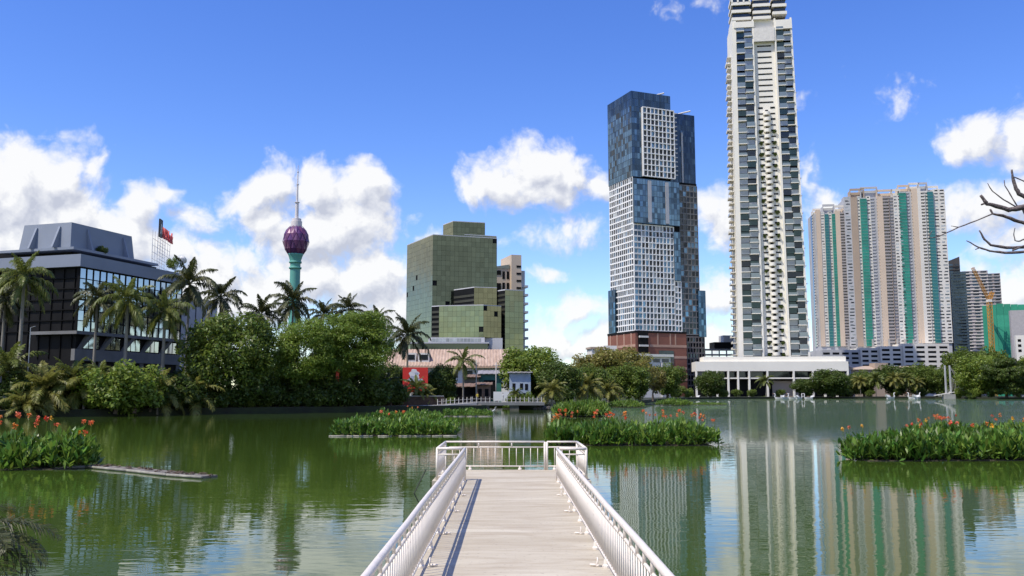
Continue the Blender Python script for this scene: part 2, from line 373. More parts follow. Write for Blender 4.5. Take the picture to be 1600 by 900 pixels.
# ------------------------------------------------------------------ jetty
DK = CAM.z - 2.43                                   # deck level
XL, XR, YC, YE, PL, PR = -1.22, 1.38, 25.6, 29.0, -2.0, 2.2
def deck_mat():
    m = mat('jetty_concrete', (.47, .405, .295), .85, var=.10, vs=.6, bump=.12, bs=30, stretch=(.35, 1.6, 1), c2=(.565, .51, .395))
    t = m.node_tree; b = [n for n in t.nodes if n.type == 'BSDF_PRINCIPLED'][0]; src = b.inputs['Base Color'].links[0].from_socket
    tcn = N(t, 'ShaderNodeTexCoord'); mp = N(t, 'ShaderNodeMapping'); mp.inputs['Scale'].default_value = (.5, 2.2, 1); t.links.new(tcn.outputs['Object'], mp.inputs[0])
    n = N(t, 'ShaderNodeTexNoise', inp={'Scale': 1.1, 'Detail': 8.0, 'Roughness': .7, 'Distortion': .5}); t.links.new(mp.outputs[0], n.inputs['Vector'])
    r = N(t, 'ShaderNodeMapRange', inp={1: .42, 2: .66, 3: 0, 4: .85}); t.links.new(n.outputs[0], r.inputs[0])
    x = N(t, 'ShaderNodeMix', data_type='RGBA'); x.inputs['B'].default_value = (.34, .275, .19, 1); t.links.new(r.outputs[0], x.inputs['Factor']); t.links.new(src, x.inputs['A'])
    n2 = N(t, 'ShaderNodeTexNoise', inp={'Scale': 14.0, 'Detail': 3.0}); t.links.new(tcn.outputs['Object'], n2.inputs['Vector'])
    r2 = N(t, 'ShaderNodeMapRange', inp={1: .63, 2: .70, 3: 0, 4: .55}); t.links.new(n2.outputs[0], r2.inputs[0])
    x2 = N(t, 'ShaderNodeMix', data_type='RGBA'); x2.inputs['B'].default_value = (.22, .18, .145, 1); t.links.new(r2.outputs[0], x2.inputs['Factor']); t.links.new(x.outputs['Result'], x2.inputs['A'])
    t.links.new(x2.outputs['Result'], b.inputs['Base Color']); return m
dm = deck_mat()
jet = thing('jetty', 'long pale concrete jetty running out over the lake to a wider platform', 'jetty', (0, 0, 0))
b = MB(); b.box(XL - .22, XR + .22, 2.5, YC - .2, DK - .28, DK); b.build('walkway_slab', dm, jet)
b = MB(); b.box(PL - .12, PR + .12, YC - .197, YE + .10, DK - .28, DK - .003); b.build('platform_slab', dm, jet)
for y in (6, 11, 16, 21, 26.2, 28.6):
    for x in ((XL, XR) if y < 25 else (PL + .2, PR - .2)):
        b = MB(); b.lathe([(.16, -1.2), (.16, DK - .281)], 12, 0, (x, y)); b.build('pile', concrete, jet, True)
def rusty(m):                                       # worn paint: small rust blooms and grey grime
    t = m.node_tree; b = [n for n in t.nodes if n.type == 'BSDF_PRINCIPLED'][0]; src = b.inputs['Base Color'].links[0].from_socket
    g = N(t, 'ShaderNodeNewGeometry')
    for sc_, lo, hi, amt, c in ((7.0, .60, .74, .55, (.30, .26, .22, 1)), (16.0, .66, .74, .8, (.22, .10, .045, 1))):
        n = N(t, 'ShaderNodeTexNoise', inp={'Scale': sc_, 'Detail': 5.0, 'Roughness': .7}); t.links.new(g.outputs['Position'], n.inputs['Vector'])
        r = N(t, 'ShaderNodeMapRange', inp={1: lo, 2: hi, 3: 0, 4: amt}); t.links.new(n.outputs[0], r.inputs[0])
        x = N(t, 'ShaderNodeMix', data_type='RGBA'); x.inputs['B'].default_value = c; t.links.new(r.outputs[0], x.inputs['Factor']); t.links.new(src, x.inputs['A']); src = x.outputs['Result']
    t.links.new(src, b.inputs['Base Color'])
rusty(railp)
HT, HM, HB = .91, .71, .115
def tube_mesh(name, length, r, n=8):
    b = MB(); b.tube([(0, 0, 0), (0, 0, length)], r, n); me = b.mesh(name, railp); me.polygons.foreach_set('use_smooth', [len(p.vertices) == 4 for p in me.polygons]); return me
bar_me = tube_mesh('baluster', HM - HB - .02, .0112); stub_me = tube_mesh('stub_post', HT - HM - .03, .022)
b = MB(); b.lathe([(.06, 0), (.06, .03), (.042, .05), (.036, HB)], 12); foot_me = b.mesh('foot', railp)
b = MB()
ring = [(.0, .11 * math.cos(a), .14 + .11 * math.sin(a)) for a in np.linspace(-.4, 4.9, 14)]
b.tube(ring, .021, 6); b.tube([(0, .02, .04), (.10, .0, .045), (.22, -.03, .05)], [.032, .036, .03], 8); b.lathe([(.06, 0), (.06, .04), (.03, .06)], 10)
scroll_me = b.mesh('scroll_bracket', railp); scroll_me.polygons.foreach_set('use_smooth', [True] * len(scroll_me.polygons))
def railing(label, p0, p1, step, stub_step, feet=1.9, scroll=None, top_r=.041, name='railing', group='white pipe railings of the jetty'):
    p0, p1 = Vector(p0), Vector(p1); L_ = (p1 - p0).length; a = math.atan2(p1.y - p0.y, p1.x - p0.x)
    t = thing(name, label, 'railing', (p0.x, p0.y, DK), a, group)
    for nm, z, r in (('top_rail', HT - top_r, top_r), ('middle_rail', HM, .021), ('bottom_rail', HB, .02)):
        b = MB()
        k = max(2, int(L_ / 1.5)); rr = random.Random(int(L_ * 100) + int(z * 10))
        b.tube([(L_ * i / k, rr.uniform(-.006, .006) * (0 < i < k), z + rr.uniform(-.004, .004) * (0 < i < k)) for i in range(k + 1)], r, 12 if r > .04 else 8); o = b.build(nm, railp, t, True)
    for x in (0, L_):
        b = MB(); b.tube([(x, 0, 0), (x, 0, HT - top_r)], .036, 10); b.build('end_post', railp, t, True)
    n = int(L_ / step)
    for i in range(1, n): add('baluster', bar_me, t, loc=(i * L_ / n, 0, HB + .01))
    n = max(1, int(L_ / stub_step))
    for i in range(1, n): add('stub_post', stub_me, t, loc=(i * L_ / n, 0, HM + .01))
    n = max(2, int(L_ / feet))
    for i in range(n): add('foot', foot_me, t, loc=((i + .5) * L_ / n, 0, .001))
    if scroll:
        for i in range(int(L_ / 2.9)):
            add('scroll_bracket', scroll_me, t, loc=(1.1 + i * 2.9, scroll * .12, .001), rot=(0, 0, math.pi / 2 * scroll), scale=.48)
    return t
railing('white railing along the left side of the jetty, casting its striped shadow', (XL, 3.2, 0), (XL, YC, 0), .195, .5, 1.45, -1)
railing('white railing along the right side of the jetty, no shadow on the deck', (XR, 3.2, 0), (XR, YC, 0), .195, .5, 1.45, 1)
railing('short white railing stepping out to the left at the platform corner', (PL, YC + .02, 0), (XL - .06, YC + .02, 0), .2, .4)
railing('short white railing stepping out to the right at the platform corner', (XR + .06, YC + .02, 0), (PR, YC + .02, 0), .2, .4)
railing('white railing on the left edge of the end platform', (PL, YC + .1, 0), (PL, YE - .06, 0), .15, .45)
railing('white railing on the right edge of the end platform', (PR, YC + .1, 0), (PR, YE - .06, 0), .15, .45)
railing('white railing across the far end of the platform, left of its gate', (PL, YE, 0), (1.17, YE, 0), .225, .9, 2.4, None, .03)
railing('narrow white gate closing the far end railing at right', (1.24, YE, 0), (PR, YE, 0), .24, .5, 2.4, None, .03, 'railing_gate')
b = MB(); g0 = Vector((PL - .25, YC - .5, -.35))
b.tube([g0, g0 + Vector((-.32, -.1, .62)), g0 + Vector((-.02, .1, 1.25))], .017, 6)
tag(b.build('mooring_rod', mat('rusty_iron', (.035, .04, .03), .8), None), 'bent dark iron rod rising from the water beside the platform', 'rod')

# ------------------------------------------------------------------ foliage tools
G = {'broad': leafmat('leaf_broad', (.120, .180, .028), (.180, .235, .040)), 'feather': leafmat('leaf_feather', (.165, .250, .032), (.225, .305, .048), .25),
     'dark': leafmat('leaf_dark', (.075, .122, .022), (.115, .160, .030)), 'olive': leafmat('leaf_olive', (.215, .230, .042), (.30, .255, .065), .3, .03),
     'rust': leafmat('leaf_rust', (.25, .19, .052), (.19, .19, .045), .3, .03), 'lime': leafmat('leaf_lime', (.185, .265, .038), (.24, .31, .052), .3),
     'canna': leafmat('leaf_canna', (.090, .185, .026), (.180, .29, .046), .4, .025, .4, .35), 'grass': leafmat('leaf_grass', (.13, .225, .030), (.18, .27, .042), .3),
     'palm': leafmat('palm_frond_green', (.125, .168, .034), (.190, .205, .048), .3, .02, .4), 'palmy': leafmat('palm_frond_yellow', (.21, .235, .046), (.29, .26, .07), .3, .02, .45),
     'palmd': leafmat('palm_frond_dark', (.066, .084, .024), (.102, .102, .036), .35, .02, .3)}
RB = np.random.default_rng
def leafquads(P, Nn, Tt, Ln, Wd):
    Bn = unit(np.cross(Nn, Tt)); Tt = unit(np.cross(Bn, Nn))
    return np.stack([P - Tt * Ln[:, None], P + Bn * Wd[:, None] + Tt * (.1 * Ln)[:, None], P + Tt * Ln[:, None], P - Bn * Wd[:, None] + Tt * (.1 * Ln)[:, None]], 1).reshape(-1, 3)
def leaf_cloud(C, n, size, asp, seed, up=.35, flat=1.0):
    r = RB(seed); C = np.array(C, float); w = C[:, 3] ** 2; k = r.choice(len(C), n, p=w / w.sum())
    d = unit(r.normal(size=(n, 3))); rad = C[k, 3] * (r.random(n) ** .33)
    P = C[k, :3] + d * rad[:, None] * np.array([1, 1, flat])
    Nn = unit(d * .55 + r.normal(size=(n, 3)) * .55 + np.array([0, 0, up])); s = size * r.uniform(.6, 1.3, n)
    return leafquads(P, Nn, r.normal(size=(n, 3)), s, s * asp)
def crown_blobs(rx, ry, rz, cz, K, seed, rel=(.20, .34), low=-.55):
    r = random.Random(seed); out = []
    while len(out) < K:
        v = Vector((r.gauss(0, 1), r.gauss(0, 1), r.gauss(0, 1))).normalized()
        if v.z < low: continue
        q = r.uniform(.45, .86); s = r.uniform(*rel) * min(rx, rz * 1.3)
        out.append((v.x * rx * q, v.y * ry * q, cz + v.z * rz * q, s))
    return out
def tree_meshes(key, rx, ry, rz, H, K, n, size, m, seed, asp=.5, rel=(.2, .34), tr=.35, limbs=9, up=.35, flat=1.0, low=-.55):
    cz = H - rz; C = crown_blobs(rx, ry, rz, cz, K, seed, rel, low)
    crown = np_mesh(key + '_crown', leaf_cloud(C, n, size, asp, seed, up, flat), 4, m)
    r = random.Random(seed); b = MB(); top = cz * .62
    b.tube([(0, 0, -.3), (r.uniform(-.1, .1), r.uniform(-.1, .1), top * .5), (r.uniform(-.3, .3), r.uniform(-.3, .3), top)], [tr * 1.25, tr * .9, tr * .75], 10)
    tm = b.mesh(key + '_trunk', bark); b = MB()
    for c in sorted(C, key=lambda c: -c[3])[:limbs]:
        q = Vector(c[:3]); s = Vector((0, 0, top * r.uniform(.8, .98))); mid = s.lerp(q, .5) + Vector((0, 0, -.1 * q.length * r.random()))
        b.tube([s, mid, q], [tr * .5, tr * .3, tr * .1], 6)
    return crown, tm, b.mesh(key + '_limbs', bark)
TM = {}
def tree(name, label, cat, key, base, rz=0.0, scale=1.0, zs=1.0, group=None):
    t = thing(name, label, cat, base, rz, group); t.scale = (scale, scale, scale * zs)
    c, tr, lb = TM[key]; add('crown', c, t); k = add('trunk', tr, t); add('limb', lb, k); return t
# unit trees (metres at scale 1)
TM['broad'] = tree_meshes('broadleaf', 7.4, 6.5, 6.0, 13.5, 90, 17000, .26, G['broad'], 3, .55, (.16, .27), .42, 12, low=-.8)
TM['feather'] = tree_meshes('feathery', 6.6, 6, 6.0, 14.0, 170, 56000, .19, G['feather'], 5, .36, (.17, .27), .3, 12, .7, .5, -.9)
TM['feather2'] = tree_meshes('feathery_low', 6.0, 5, 5.4, 12.0, 120, 36000, .19, G['feather'], 15, .36, (.18, .30), .3, 10, .7, .55, -.9)
TM['dome'] = tree_meshes('rain_tree', 13, 11, 7.5, 13.5, 120, 26000, .30, G['olive'], 7, .5, (.14, .24), .5, 12, .5, .7)
TM['dark'] = tree_meshes('dark_tree', 5, 5, 5, 10, 70, 13000, .27, G['dark'], 9, .5, (.2, .34), .35, 9, low=-1)
TM['lime'] = tree_meshes('light_tree', 5, 5, 4.4, 9.4, 80, 15000, .25, G['lime'], 11, .5, (.2, .32), .3, 9, low=-1)
TM['mid'] = tree_meshes('mid_tree', 5, 5, 4.6, 9.6, 84, 15000, .26, G['broad'], 13, .5, (.2, .32), .3, 9, low=-1)
TM['layer'] = tree_meshes('layered_tree', 9, 8, 6, 12, 90, 19000, .36, G['dark'], 17, .5, (.2, .3), .45, 10, .7, .4, -1)
TM['shrub'] = tree_meshes('shrub', 2.2, 1.8, 1.6, 3.0, 26, 3600, .15, G['broad'], 19, .5, (.25, .4), .1, 5, low=-1)
TM['shrubd'] = tree_meshes('dark_shrub', 2.4, 1.8, 1.6, 3.0, 26, 3600, .17, G['dark'], 21, .5, (.25, .4), .1, 5, low=-1)
TM['shrubl'] = tree_meshes('lime_shrub', 2.2, 1.8, 1.6, 3.0, 26, 3600, .15, G['lime'], 23, .5, (.25, .4), .1, 5, low=-1)
TM['rust'] = tree_meshes('rusty_tree', 4.2, 4, 4.6, 10, 50, 8000, .25, G['rust'], 25, .5, (.18, .3), .25, 9)

# ------------------------------------------------------------------ palms
def frond_mesh(key, e0, droop, m, leaf=.24, n=34, hang=.5, wid=.016, seed=1):
    r = random.Random(seed); b = MB(); P = []; p = Vector((0, 0, 0)); S = 16
    for i in range(S + 1):
        s = i / S; a = e0 - droop * s ** 1.25; P.append((p.copy(), a)); p = p + Vector((math.cos(a), 0, math.sin(a))) / S
    b.tube([q[0] for q in P], [.014 * (1 - .85 * i / S) for i in range(S + 1)], 4)
    for i in range(n):
        s = .14 + .86 * i / (n - 1); f = s * S; k = min(int(f), S - 1); q = P[k][0].lerp(P[k + 1][0], f - k); a = P[k][1]
        T = Vector((math.cos(a), 0, math.sin(a))); U = Vector((-math.sin(a), 0, math.cos(a)))
        ll = leaf * (math.sin(math.pi * min(1, .18 + .78 * s)) ** .7) * r.uniform(.85, 1.1)
        for sd in (-1, 1):
            d = (Vector((0, sd, 0)) * .8 + T * .62 + U * r.uniform(-.15, .4)).normalized()
            m1 = q + d * ll * .5 ; t1 = q + d * ll * .93 + Vector((0, 0, -hang * ll * r.uniform(.5, 1.1)))
            w = T * wid
            b.quad(q - w * .6, q + w * .6, m1 + w, m1 - w) if sd > 0 else b.quad(q + w * .6, q - w * .6, m1 - w, m1 + w)
            i0 = len(b.v); b.v.append(tuple(t1)); b.f.append((i0 - 2, i0 - 1, i0)); b.m.append(0)
    return b.mesh('frond_' + key, m)
def frond_set(m, leaf, hang, seed):
    specs = [(78, 45), (62, 75), (48, 95), (30, 100), (12, 85), (-15, 65), (-45, 35)]
    return [frond_mesh(f'{seed}_{i}', R(a), R(d), m, leaf, 34, hang, .021, seed + i) for i, (a, d) in enumerate(specs)]
FS = {'royal': frond_set(G['palm'], .22, .8, 100), 'dark': frond_set(G['palmd'], .22, .8, 200), 'coco': frond_set(G['palmy'], .27, .5, 300), 'green': frond_set(G['palm'], .23, .5, 400)}
b = MB(); b.tube([(0, 0, -.3), (.02, .01, .12), (-.01, .0, .5), (0, 0, 1)], [1.5, 1.05, .95, .72], 10); TRUNK = b.mesh('palm_trunk', palmbark)
b = MB(); b.lathe([(.8, 0), (1.0, .25), (.75, .75), (.45, 1.0)], 10); SHAFT = b.mesh('crownshaft', G['palm'])
def palm(label, crown, ground, L_, nf, kind, seed, tr=.2, name='palm_tree', group=None, tilt=.0, hangers=True, lows=None):
    r = random.Random(seed); top = Vector(crown); base = Vector((crown[0] + tilt, crown[1], ground)); H = top.z - ground
    t = thing(name, label, 'palm', base, 0, group)
    tk = add('trunk', TRUNK, t, rot=(0, 0, r.uniform(0, 6)), scale=(tr, tr, max(.3, H)))
    if tilt: tk.rotation_euler = (0, -math.atan2(tilt, H), 0)
    tip = Vector((-tilt, 0, H))
    if kind in ('royal', 'dark'): add('crownshaft', SHAFT, t, loc=tip - Vector((0, 0, .1)), scale=(tr * .9, tr * .9, .9)); tip = tip + Vector((0, 0, .7))
    tab = FS[kind]; a0 = r.uniform(0, 6.28)
    for i in range(nf):
        q = i / (nf - 1); lv = min(len(tab) - 1, int(q ** .9 * ((lows if lows else (7 if hangers else 5)) - .01)))
        f = tab[lv]; a = a0 + i * 2.39996 + r.uniform(-.25, .25); s = L_ * r.uniform(.85, 1.12) * (.8 if lv == 0 else 1)
        add('frond', f, t, loc=tip, rot=(r.uniform(-.2, .2), r.uniform(-.08, .08), a), scale=s)
    return t

# ------------------------------------------------------------------ floating flower beds
def canna_leaves(poly_fn, n, h, seed, size=(.34, .52)):
    """n leaves standing in clumps over the bed; poly_fn gives a random (x, y, edge) in the bed"""
    r = RB(seed); rr = random.Random(seed); npl = n // 8
    XY = np.array([poly_fn(rr) for _ in range(npl)]); hp = h * r.uniform(.55, 1.1, npl) * (.9 + .12 * np.sin(XY[:, 0] * 1.7 + seed) + .08 * np.sin(XY[:, 0] * 4.1)) * (.62 + .38 * XY[:, 2])
    k = np.repeat(np.arange(npl), 8); m = len(k)
    fz = r.uniform(.0, .66, m); z = hp[k] * fz; a = r.uniform(0, 2 * math.pi, m); tilt = np.radians(r.uniform(8, 52, m) + np.where(fz < .22, r.uniform(0, 38, m), 0))
    T = np.stack([np.cos(a) * np.sin(tilt), np.sin(a) * np.sin(tilt), np.cos(tilt)], 1)
    L_ = r.uniform(size[0], size[1], m) * .5 * (h / 1.5) ** .5; W = L_ * r.uniform(.26, .38, m)
    P = np.stack([XY[k, 0], XY[k, 1], z], 1) + T * L_[:, None]
    Nn = unit(np.stack([-np.cos(a) * np.cos(tilt), -np.sin(a) * np.cos(tilt), np.sin(tilt)], 1) + r.normal(size=(m, 3)) * .25)
    return leafquads(P, Nn, T, L_, W)
def flower_mesh(key, c, seed):
    r = RB(seed); n = 22; d = unit(r.normal(size=(n, 3)) * np.array([1, 1, 1.2])); P = d * (r.random(n) * .11 + .02)[:, None] * np.array([1, 1, 1.35])
    s = r.uniform(.045, .085, n)
    return np_mesh('flower_' + key, leafquads(P, unit(d + r.normal(size=(n, 3)) * .6), r.normal(size=(n, 3)), s, s * .6), 4, mat('petal_' + key, c, .5, var=.1, island=.2, hue=.015, trans=.3))
FL = [flower_mesh('orange', (.78, .16, .045), 1), flower_mesh('amber', (.82, .25, .045), 2), flower_mesh('salmon', (.80, .20, .10), 3), flower_mesh('yellow', (.85, .45, .05), 4), flower_mesh('red', (.75, .09, .035), 5)]
b = MB(); b.tube([(0, 0, -1), (0, 0, 0)], .012, 5); STEM = b.mesh('stem', G['canna'])
raftm = mat('raft_bamboo', (.27, .255, .21), .8, var=.35, vs=3, bump=.3)
raftd = mat('raft_timber', (.17, .15, .125), .9, var=.35, vs=3, bump=.4)
litter = mat('leaf_litter', (.075, .06, .04), .95, var=.5, vs=6, bump=.8, bs=12)
def bed(label, c, w, d, h, nleaf, flowers, seed, rz=0.0, group='floating flower beds', rafts=True, taper=.35, fl_y=(-.4, .9)):
    t = thing('floating_flower_bed', label, 'flower bed', (c[0], c[1], 0), rz, group); rr = random.Random(seed)
    def fn(q):
        while True:
            x, y = q.uniform(-1, 1), q.uniform(-1, 1); e = max(abs(x), abs(y))
            if abs(x) ** 4 + abs(y) ** 4 <= 1.0: return x * w / 2, y * d / 2 + .16 * math.sin(x * w * 1.3 + seed) + .1 * math.sin(x * w * 3.1), min(1, (1 - abs(x)) * w / 2 / 1.2 + .25) 
    me = np_mesh('foliage', canna_leaves(fn, nleaf, h, seed), 4, G['canna']); add('foliage', me, t, 'stuff')
    b = MB(); b.box(-w * .44, w * .44, -d * .40, d * .40, -.1, .03); b.build('soil_mat', litter, t)
    if rafts:
        x = -w / 2 + .1
        while x < w / 2 - .6:
            l = rr.uniform(.7, 1.8); l = min(l, w / 2 - x); b = MB(); y = -d * .5 + .10 + rr.uniform(-.05, .03)
            b.tube([(x, y, .02), (x + l, y + rr.uniform(-.06, .06), .02)], .05, 8)
            b.tube([(x, y + .11, .03), (x + l, y + .11, .03)], .045, 8); b.build('raft_pole', raftm, t, True); x += l + rr.uniform(.02, .5) * rr.choice((.2, 1, 1.5))
    for i in range(flowers):
        x = rr.uniform(-.49, .49) * w; y = rr.uniform(*fl_y) * d / 2; e = min(1, (.5 * w - abs(x)) / 1.2 + .25)
        zt = h * (.62 + .38 * e) * rr.uniform(.86, 1.12); s = rr.uniform(.5, .95) * (h / 1.6) ** .4
        f = add('flower', FL[rr.choice((0, 0, 0, 1, 2, 2, 4, 3 if seed % 2 else 1))], t, loc=(x, y, zt), rot=(0, 0, rr.uniform(0, 6)), scale=s)
        add('stem', STEM, f, scale=(1, 1, .6 * zt))
    return t
# ------------------------------------------------------------------ buildings
rnd = random.Random(42)
gl_olive = mat('olive_lit_glass', (.235, .235, .125), .12, .8, var=.08, vs=.1, island=.10)  # paler copy of the green glass: the front face's light is in its tint
gl_green = mat('green_mirror_glass', (.205, .205, .115), .10, .85, var=.08, vs=.1, island=.10)
gl_green2 = mat('green_shade_glass', (.105, .128, .092), .10, .85, var=.08, vs=.1, island=.14)  # darker copy of the green glass: shade of the right faces set by colour
gl_blue = mat('blue_tower_glass', (.12, .21, .29), .12, .8, var=.25, vs=.06, island=.28, stretch=(.2, .2, 3))
gl_blue3 = mat('navy_glass', (.035, .062, .10), .12, .8, var=.15, vs=.1, island=.25)
gl_blue2 = mat('deep_blue_glass', (.058, .10, .145), .12, .75, var=.15, vs=.1, island=.4)
gl_win = mat('dark_window_glass', (.045, .055, .062), .08, .55, var=.3, vs=.3, island=.6)
gl_clear = mat('curtained_glass', (.30, .33, .34), .12, .35, var=.2, vs=.4, island=.35)
gl_bank = mat('bank_mirror_glass', (.42, .43, .42), .05, .92, var=.08, vs=.2, island=.10)
gl_teal = mat('teal_window_glass', (.05, .085, .08), .1, .5, var=.3, vs=.3, island=.5)
gl_rail = mat('balcony_rail_glass', (.22, .27, .28), .1, .4, var=.2, vs=.3, island=.35)
mull = mat('dark_mullion', (.007, .007, .007), .7, spec=.1)
def Z0(n=0): return 0.9

# --- lake-side bank building with mirror glass (left)
C = (-65.0, 135.0); A = R(72.5)
bank = thing('bank_building', 'grey roofed office block with dark walls and mirror glass behind the palms', 'building', (C[0], C[1], 0), A)
zb = lambda py: zz(125, py, 135)
pier_grey = mat('bank_shade_grey', (.17, .17, .17), .85, var=.15, vs=.5)  # tree shade on the bank's piers and parapet is put into this grey
fasc = mat('blue_grey_fascia', (.21, .24, .295), .7, var=.06, vs=.2)
b = MB(); b.box(.35, 24, .35, 42, .9, zb(418)); b.build('dark_wall', darkgrey, bank)
# the receding glass wall with separate panes
z0, z1 = zb(517), zb(418); nc, nr = 17, 6; cw, rh = 24 / nc, (z1 - z0) / nr
b = MB()
for k in range(nc + 1): b.box(k * cw - .06, k * cw + .06, -.12, .30, z0, z1)
for k in range(nr + 1): b.box(0, 24, -.08, .30, z0 + k * rh - (.13 if k == 3 else .06), z0 + k * rh + (.13 if k == 3 else .06))
b.build('mullion_grid', mull, bank)
pb = MB(); pb.quad((-cw / 2 + .06, 0, -rh / 2 + .06), (cw / 2 - .06, 0, -rh / 2 + .06), (cw / 2 - .06, 0, rh / 2 - .06), (-cw / 2 + .06, 0, rh / 2 - .06)); pane_me = pb.mesh('pane', gl_bank)
for i in range(nc):
    for k in range(nr):
        add('pane', pane_me, bank, loc=((i + .5) * cw, 0, z0 + (k + .5) * rh), rot=(rnd.uniform(-.012, .012), 0, rnd.uniform(-.012, .012)))
b = MB()
for k in range(14): b.box(.2, .34, 1 + k * 2.1, 1.12 + k * 2.1, zb(560), z1)
for k in range(7): b.box(.15, .34, .4, 40, z0 + k * rh, z0 + k * rh + .14)
b.build('wall_batten', mull, bank)
b = MB(); b.box(-.7, 24.8, -.7, 15, zb(417), zb(398)); b.build('fascia', fasc, bank)
b = MB(); b.box(-.7, 24.5, -.7, 8, zb(522), zb(517) - .003); b.build('soffit_slab', pier_grey, bank)
for k in range(6):
    x = .6 + k * 4.6; b = MB()
    b.hexa([(x, .2, .9), (x + .9, .2, .9), (x + .9, 1.6, .9), (x, 1.6, .9), (x, .2, zb(545)), (x + .9, .2, zb(545)), (x + .9, 1.6, zb(545)), (x, 1.6, zb(545))])
    b.hexa([(x, .2, zb(545)), (x + .9, .2, zb(545)), (x + .9, 1.6, zb(545)), (x, 1.6, zb(545)), (x + 1.6, -.6, zb(522)), (x + 2.4, -.6, zb(522)), (x + 2.4, 1.6, zb(522)), (x + 1.6, 1.6, zb(522))])
    b.build('splayed_pier', pier_grey, bank)
b = MB(); b.box(-.2, 24, -.1, .6, zb(563), zb(545)); b.build('parapet_band', pier_grey, bank)
for k in range(5):
    b = MB(); fr = 1.9 + k * 4.6
    for j in range(3): fpane(b, 'F', .3, fr + j * 1.1, fr + j * 1.1 + .95, zb(543), zb(524), .02, 0, .01, rnd)
    b.build('window', gl_bank, bank)
# roof storey
b = MB(); b.box(2.5, 22, 4, 22, zb(398), zb(386)); b.build('roof_storey', darkgrey, bank)
b = MB(); b.box(.2, 19.5, 1.6, 16, zb(388), zb(384)); b.build('roof_slab', fasc, bank)
b = MB(); b.box(12, 26.5, 6, 20, zb(398) + .01, zb(389)); b.build('rear_roof_block', fasc, bank)
zt0, zt1 = zb(384), zz(110, 347, 136.9)
b = MB(); b.hexa([(.7, 2.7, zt0), (14.8, 2.7, zt0), (14.8, 12.7, zt0), (.7, 12.7, zt0), (1.1, 3.1, zt1), (14.4, 3.1, zt1), (14.4, 12.3, zt1), (1.1, 12.3, zt1)]); b.build('plant_room', fasc, bank)
for (x, y, s) in ((0, 5.0, 'L'), (0, 9.5, 'L'), (4.2, 0, 'F'), (12.2, 0, 'F')):
    b = MB()
    if s == 'L': b.hexa([(-.5, y, zt0), (.95, y, zt0), (.95, y + .35, zt0), (-.5, y + .35, zt0), (.85, y, zt1 - .6), (1.0, y, zt1 - .6), (1.0, y + .35, zt1 - .6), (.85, y + .35, zt1 - .6)])
    else: b.hexa([(x, 1.7, zt0), (x + .35, 1.7, zt0), (x + .35, 3.0, zt0), (x, 3.0, zt0), (x, 2.9, zt1 - .6), (x + .35, 2.9, zt1 - .6), (x + .35, 3.0, zt1 - .6), (x, 3.0, zt1 - .6)])
    b.build('buttress_fin', fasc, bank)
b = MB(); b.box(4, 24, 15.01, 60, .9, zb(388)); b.box(3, 25, 14.5, 60, zb(388) + .003, zb(381)); b.build('rear_wing', darkgrey, bank)
b = MB(); b.box(24.01, 40, 4, 30, .9, zb(430)); b.build('east_wing', greyc, bank)
b = MB()
for k in range(7):
    b.box(25 + k * 2.1, 25.1 + k * 2.1, 3.9, 4, zb(560), zb(440))
b.build('east_wing_joint', mull, bank)
# roof sign
txt_red = mat('sign_red', (.55, .03, .025), .5, var=.05); txt_blk = mat('sign_black', (.012, .012, .012), .5, var=.05)
sp = pt(247, 368, 158); sg = thing('roof_sign', 'red lettered bank sign on a white lattice frame above the office roof', 'sign', (sp.x, sp.y, 0), R(97))
zs0, zs1, zg = zz(247, 369, 158), zz(247, 342, 158), zz(247, 409, 158) - 6
b = MB(); SL = 8.6
for x in np.linspace(.3, SL, 6):
    for y in (0, 1.0): b.tube([(x, y, zg), (x, y, zs0 + 1.2)], .045, 4)
for k in range(9):
    z = zg + (zs0 + .3 - zg) * (k + .5) / 9
    for y in (0, 1.0): b.tube([(.3, y, z), (SL, y, z)], .035, 4)
for k in range(5):
    x0, x1 = .3 + (SL - .3) * k / 5, .3 + (SL - .3) * (k + 1) / 5
    b.tube([(x0, 0, zg), (x1, 0, zs0)], .03, 4); b.tube([(x1, 1, zg), (x0, 1, zs0)], .03, 4)
b.build('lattice_frame', white, sg)
b = MB(); b.box(-.3, 1.6, -.35, -.1, zs0 - .1, zs1); b.build('logo_panel', txt_blk, sg)
b = MB(); pts = [(.15 + .75 * math.cos(a), -.37, zs0 + .5 + 1.7 * math.sin(a)) for a in np.linspace(0, 1.5, 8)]; b.tube(pts, .09, 5); b.tube([(.0, -.37, zs0 + .4), (.25, -.37, zs0 + 1.3), (.3, -.37, zs0 + 2.3)], .1, 5); b.build('logo_mark', white, sg)
def text(name, s, size, m, parent, loc, rot, ext=.05, sx=1.0):
    cu = bpy.data.curves.new(name, 'FONT'); cu.body = s; cu.size = size; cu.extrude = ext; cu.offset = .02 * size
    o = bpy.data.objects.new(name, cu); col.objects.link(o); dg = bpy.context.evaluated_depsgraph_get()
    me = bpy.data.meshes.new_from_object(o.evaluated_get(dg)); bpy.data.objects.remove(o); me.materials.clear(); me.materials.append(m)
    o = add(name, me, parent, loc=loc, rot=rot); o.scale = (sx, 1, 1); return o
text('lettering', 'NDB bank', 2.7, txt_red, sg, (1.8, -.3, zs0 + .1), (R(90), 0, 0), .12, .62)
b = MB(); b.lathe([(.02, 0), (.5, .12), (.75, .4)], 14)
sd = pt(284, 407, 156); o = b.build('satellite_dish', white); o.location = sd; o.rotation_euler = (R(-60), R(20), 0); tag(o, 'small white satellite dish on the office roof edge', 'dish')

